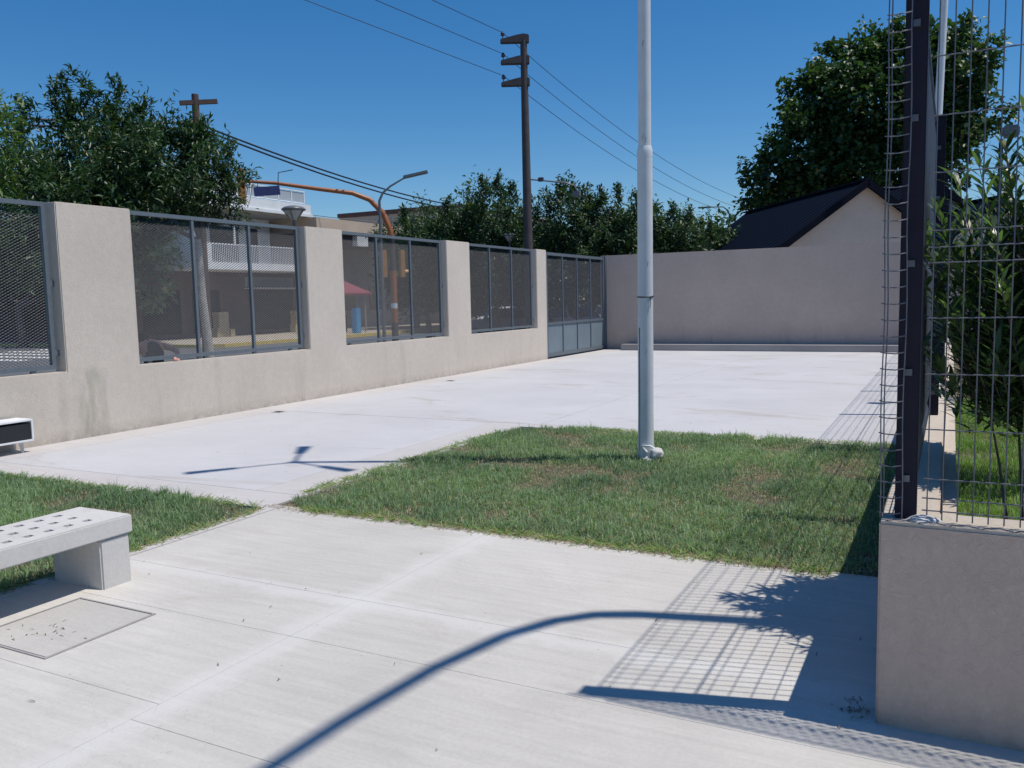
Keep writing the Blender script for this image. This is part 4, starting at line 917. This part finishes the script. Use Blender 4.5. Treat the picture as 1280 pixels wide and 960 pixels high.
# ================================================================== HOUSE BEHIND THE FAR WALL
hd_ = Vector((math.sin(-.590), math.cos(-.590), 0)); hx = Vector((hd_.y, -hd_.x, 0))
def house(name, lab, apex, half, rise, length, base_off=0, eave=.28, mat='gable', ends=True):
    A = Vector(apex); t = thing(name, lab, 'house', (A.x, A.y, 0))
    def Q(u, v, z): return A+hx*u+hd_*v+Vector((0, 0, z-A.z))
    ze = A.z-rise; hb = MB()
    for v0, v1 in ((.25, length-.1),):
        pr = [(-half, -.1), (half, -.1), (half, ze), (0, A.z-.12), (-half, ze)]
        n = 5; vs = [Q(u, v, z) for v in (v0, v1) for u, z in pr]
        hb.add(vs, [tuple(range(n)), tuple(reversed(range(n, 2*n)))]+[(i, i+n, (i+1) % n+n, (i+1) % n) for i in range(n)])
    hb.build('wall', mat, t)
    k = rise/half
    for s_ in (-1, 1):
        pr = [(0, A.z), (s_*(half+eave), ze-eave*k), (s_*(half+eave), ze-eave*k-.09), (0, A.z-.10)]
        vs = [Q(u, v, z) for v in (0, length) for u, z in pr]; rb = MB(); rb.add(vs, [(0,1,2,3),(7,6,5,4),(0,4,5,1),(1,5,6,2),(2,6,7,3),(3,7,4,0)]); rf = rb.build('roof', 'roof', t)
        vb = MB(); vb.bar(Q(0, -.03, A.z-.07), Q(s_*(half+eave+.02), -.03, ze-eave*k-.07), .07, .22); vb.build('verge_board', 'rooftop' if False else 'rooft', t)
        sh_ = MB()
        for q in range(1, int(length/.45)): 
            v = q*.45; sh_.bar(Q(0, v, A.z+.012), Q(s_*(half+eave), v, ze-eave*k+.012), .02, .012)
        sm_ = sh_.build('roof_seams', 'roof', t)
    MB().bar(Q(0, -.05, A.z+.03), Q(0, length+.02, A.z+.03), .22, .06).build('ridge_cap', 'rooft', t)
    return t
house('gabled_house', 'beige house with a dark pitched roof just behind the far wall', (-2.49, 29.9, 5.23), 2.62, 1.86, 10.2)
house('gabled_house', 'second house with a dark pitched roof mostly hidden by the fence posts', (-.75, 33.6, 5.55), 2.6, 1.7, 8, eave=.2)
house('gabled_house', 'third dark roofed house showing behind the oleander', (1.35, 33, 4.7), 2.2, 1.5, 8)

# ================================================================== PARKED CARS
def car(lab, loc, rz, mat):
    t = thing('parked_car', lab, 'car', loc, 'cars parked beyond the gate', rz)
    def half(z): return .86 if z < .85 else .86-.30*(z-.85)/.6
    prof = [(-2.05, .32), (-2.08, .55), (-2.02, .80), (-1.85, .92), (-1.35, .98), (-.65, 1.02), (.02, 1.42), (.55, 1.47), (1.25, 1.42), (1.75, 1.02), (2.02, .95), (2.10, .70), (2.06, .34)]
    prof = [(-p[0], p[1]) for p in prof]   # front at +x
    arch = lambda cx: [(cx+.36*math.cos(a), .30+.36*math.sin(a)) for a in np.linspace(math.pi, 0, 9)]
    bot = [(-2.06, .26)]+arch(-1.32)+arch(1.28)+[(2.06, .26)]
    outl = bot+prof
    # order: bottom goes -x to +x, upper profile goes +x to -x
    m_ = MB(); n = len(outl)
    L = [(x, half(z), z) for x, z in outl]; Rr = [(x, -half(z), z) for x, z in outl]
    m_.add(L+Rr, [tuple(range(n)), tuple(reversed(range(n, 2*n)))]+[(i, (i+1) % n, (i+1) % n+n, i+n) for i in range(n)])
    m_.build('body', mat, t, world=False, bevel=.02)
    for s_ in (1, -1):
        for poly in ([(.60, 1.04), (.05, 1.37), (-.40, 1.40), (-.40, 1.04)], [(-.48, 1.04), (-.48, 1.40), (-1.15, 1.36), (-1.55, 1.04)]):
            vs = [(x, s_*(half(z)+.006), z) for x, z in poly]+[(x, s_*(half(z)-.01), z) for x, z in poly]
            MB().add(vs, [(0,1,2,3),(7,6,5,4),(0,4,5,1),(1,5,6,2),(2,6,7,3),(3,7,4,0)]).build('side_window', 'dglass', t, world=False)
        for cx in (1.28, -1.32):
            w_ = MB().tube([(cx, s_*.64, .30), (cx, s_*.845, .30)], .30, 18).build('wheel', 'tyre', t, world=False); MB().tube([(cx, s_*.84, .30), (cx, s_*.856, .30)], .19, 12).build('rim', 'chrome', w_, world=False)
        MB().box((2.0, s_*.62-.15, .62), (2.09, s_*.62+.15, .76)).build('headlight', 'lens', t, world=False, bevel=.02)
        MB().box((-2.10, s_*.64-.13, .66), (-2.03, s_*.64+.13, .84)).build('tail_light', 'redl', t, world=False, bevel=.02)
        MB().box((.52, s_*.90-.08, 1.0), (.66, s_*.90+.08, 1.12)).build('mirror', mat, t, world=False, bevel=.02)
    for (xa, za), (xb, zb) in (((.69, 1.035), (.04, 1.415)), ((-1.72, 1.055), (-1.27, 1.40))):
        e = .012 if xa > 0 else -.012
        vs = [(xa+e, -.72, za+.01), (xa+e, .72, za+.01), (xb+e, .60, zb), (xb+e, -.60, zb)]
        vs += [(x-2*e, y, z-.02) for x, y, z in vs]
        MB().add(vs, [(0,1,2,3),(7,6,5,4),(0,4,5,1),(1,5,6,2),(2,6,7,3),(3,7,4,0)]).build('windscreen' if xa > 0 else 'rear_window', 'dglass', t, world=False)
    return t
car('white car parked behind the left bays of the gate', (-14.6, 32.6, -.13), R(150), 'carw')
car('silver car parked behind the right bays of the gate', (-14.3, 37.6, -.13), R(112), 'cars')
car('dark grey car parked behind the last mesh screen', (-16.6, 31.9, -.13), R(165), 'carg')
car('white car parked farther off, seen through the last mesh screen', (-19.5, 37, -.13), R(100), 'carw')
pk = thing('plank_stack', 'pale stack of planks on the ground seen through the last mesh screen', 'planks', (-15.9, 27.0, -.1))
for k in range(5): 
    for j in range(2): MB().box((-16.9+.05*k, 26.3+.26*k, -.1+.16*j), (-14.9+.04*k, 26.52+.26*k, .05+.16*j)).build('plank', 'plank', pk)

# ================================================================== PERSON OUTSIDE THE WALL
ps = MB(); ps.box((-10.62, 8.35, -.01), (-10.22, 8.95, .50)); tag(ps.build('seat_block', 'kerb_conc', bevel=.02), 'concrete block seat hidden outside the wall under the seated person', 'seat')
pt = thing('person', 'person in a dark sleeveless top sitting behind the wall opening, back turned, arm down', 'person', (-10.42, 8.62, .5))
def skinned(name, verts, edges, radii, mat, parent, root=0, sub=1):
    me = bpy.data.meshes.new(name); off = parent.location
    me.from_pydata([Vector(v)-off for v in verts], edges, []); me.update(); o = link_mesh(name, me, parent)
    sk = o.modifiers.new('skin', 'SKIN'); sk.use_smooth_shade = True
    for i, r_ in enumerate(radii):
        rr = r_ if isinstance(r_, tuple) else (r_, r_); me.skin_vertices[0].data[i].radius = rr
    me.skin_vertices[0].data[root].use_root = True
    sb_ = o.modifiers.new('sub', 'SUBSURF'); sb_.levels = sub; sb_.render_levels = sub+1
    me.materials.append(MAT[mat]); return o
bx = -10.42
V_ = [(bx, 8.62, .60), (bx-.02, 8.62, .78), (bx-.05, 8.64, .95), (bx-.10, 8.66, 1.08), (bx-.17, 8.66, 1.15), (bx-.26, 8.66, 1.17), (bx-.34, 8.66, 1.13),      # 0-6 pelvis..head
      (bx-.08, 8.82, 1.10), (bx+.10, 8.93, 1.02), (bx+.28, 8.80, .945), (bx+.38, 8.66, .915), (bx+.43, 8.60, .905),                                       # 7-11 right arm to hand
      (bx-.12, 8.49, 1.09), (bx-.28, 8.44, .90), (bx-.50, 8.52, .78), (bx-.56, 8.56, .76),                                                               # 12-15 left arm on knee
      (bx-.16, 8.74, .60), (bx-.52, 8.78, .64), (bx-.50, 8.78, .30), (bx-.47, 8.79, .06), (bx-.60, 8.80, .035),                                          # 16-20 right leg
      (bx-.16, 8.50, .60), (bx-.52, 8.46, .64), (bx-.50, 8.46, .30), (bx-.47, 8.45, .06), (bx-.60, 8.44, .035)]
E_ = [(0,1),(1,2),(2,3),(3,4),(4,5),(5,6),(3,7),(7,8),(8,9),(9,10),(10,11),(3,12),(12,13),(13,14),(14,15),(0,16),(16,17),(17,18),(18,19),(19,20),(0,21),(21,22),(22,23),(23,24),(24,25)]
Rd = [(.15,.12),(.14,.11),(.15,.11),(.14,.09),.055,.085,.075,.065,.045,.036,.028,.032,.065,.045,.035,.03,.09,.065,.05,.035,.035,.09,.065,.05,.035,.035]
skinned('body', V_, E_, Rd, 'skin', pt)
skinned('vest', [V_[0], V_[1], V_[2], V_[3], (bx-.09, 8.77, 1.10), (bx-.11, 8.55, 1.10)], [(0,1),(1,2),(2,3),(3,4),(3,5)], [(.165,.135),(.155,.125),(.165,.125),(.15,.10),.075,.075], 'shirt', pt)
skinned('trousers', [V_[0], V_[16], V_[17], V_[18], (bx-.47, 8.79, .12), V_[21], V_[22], V_[23], (bx-.47, 8.45, .12)], [(0,1),(1,2),(2,3),(3,4),(0,5),(5,6),(6,7),(7,8)], [(.165,.135),.10,.078,.062,.052,.10,.078,.062,.052], 'shirt', pt)
blob('hair', (bx-.27, 8.66, 1.19), .11, 'hair', pt, 2, .95)
hp = Vector((bx+.43, 8.60, .905))
for k, (dy, ln) in enumerate(((.030, .062), (.010, .072), (-.010, .068), (-.028, .052))):
    a = hp+Vector((.015, dy, 0)); skinned('finger', [a, a+Vector((ln*.45, -.004, .003)), a+Vector((ln*.85, -.006, -.008)), a+Vector((ln, -.006, -.02))], [(0,1),(1,2),(2,3)], [.010,.009,.008,.0065], 'skin', pt)
a = hp+Vector((-.01, .035, 0)); skinned('thumb', [a, a+Vector((.02, .025, 0)), a+Vector((.042, .032, -.004))], [(0,1),(1,2)], [.012,.010,.008], 'skin', pt)
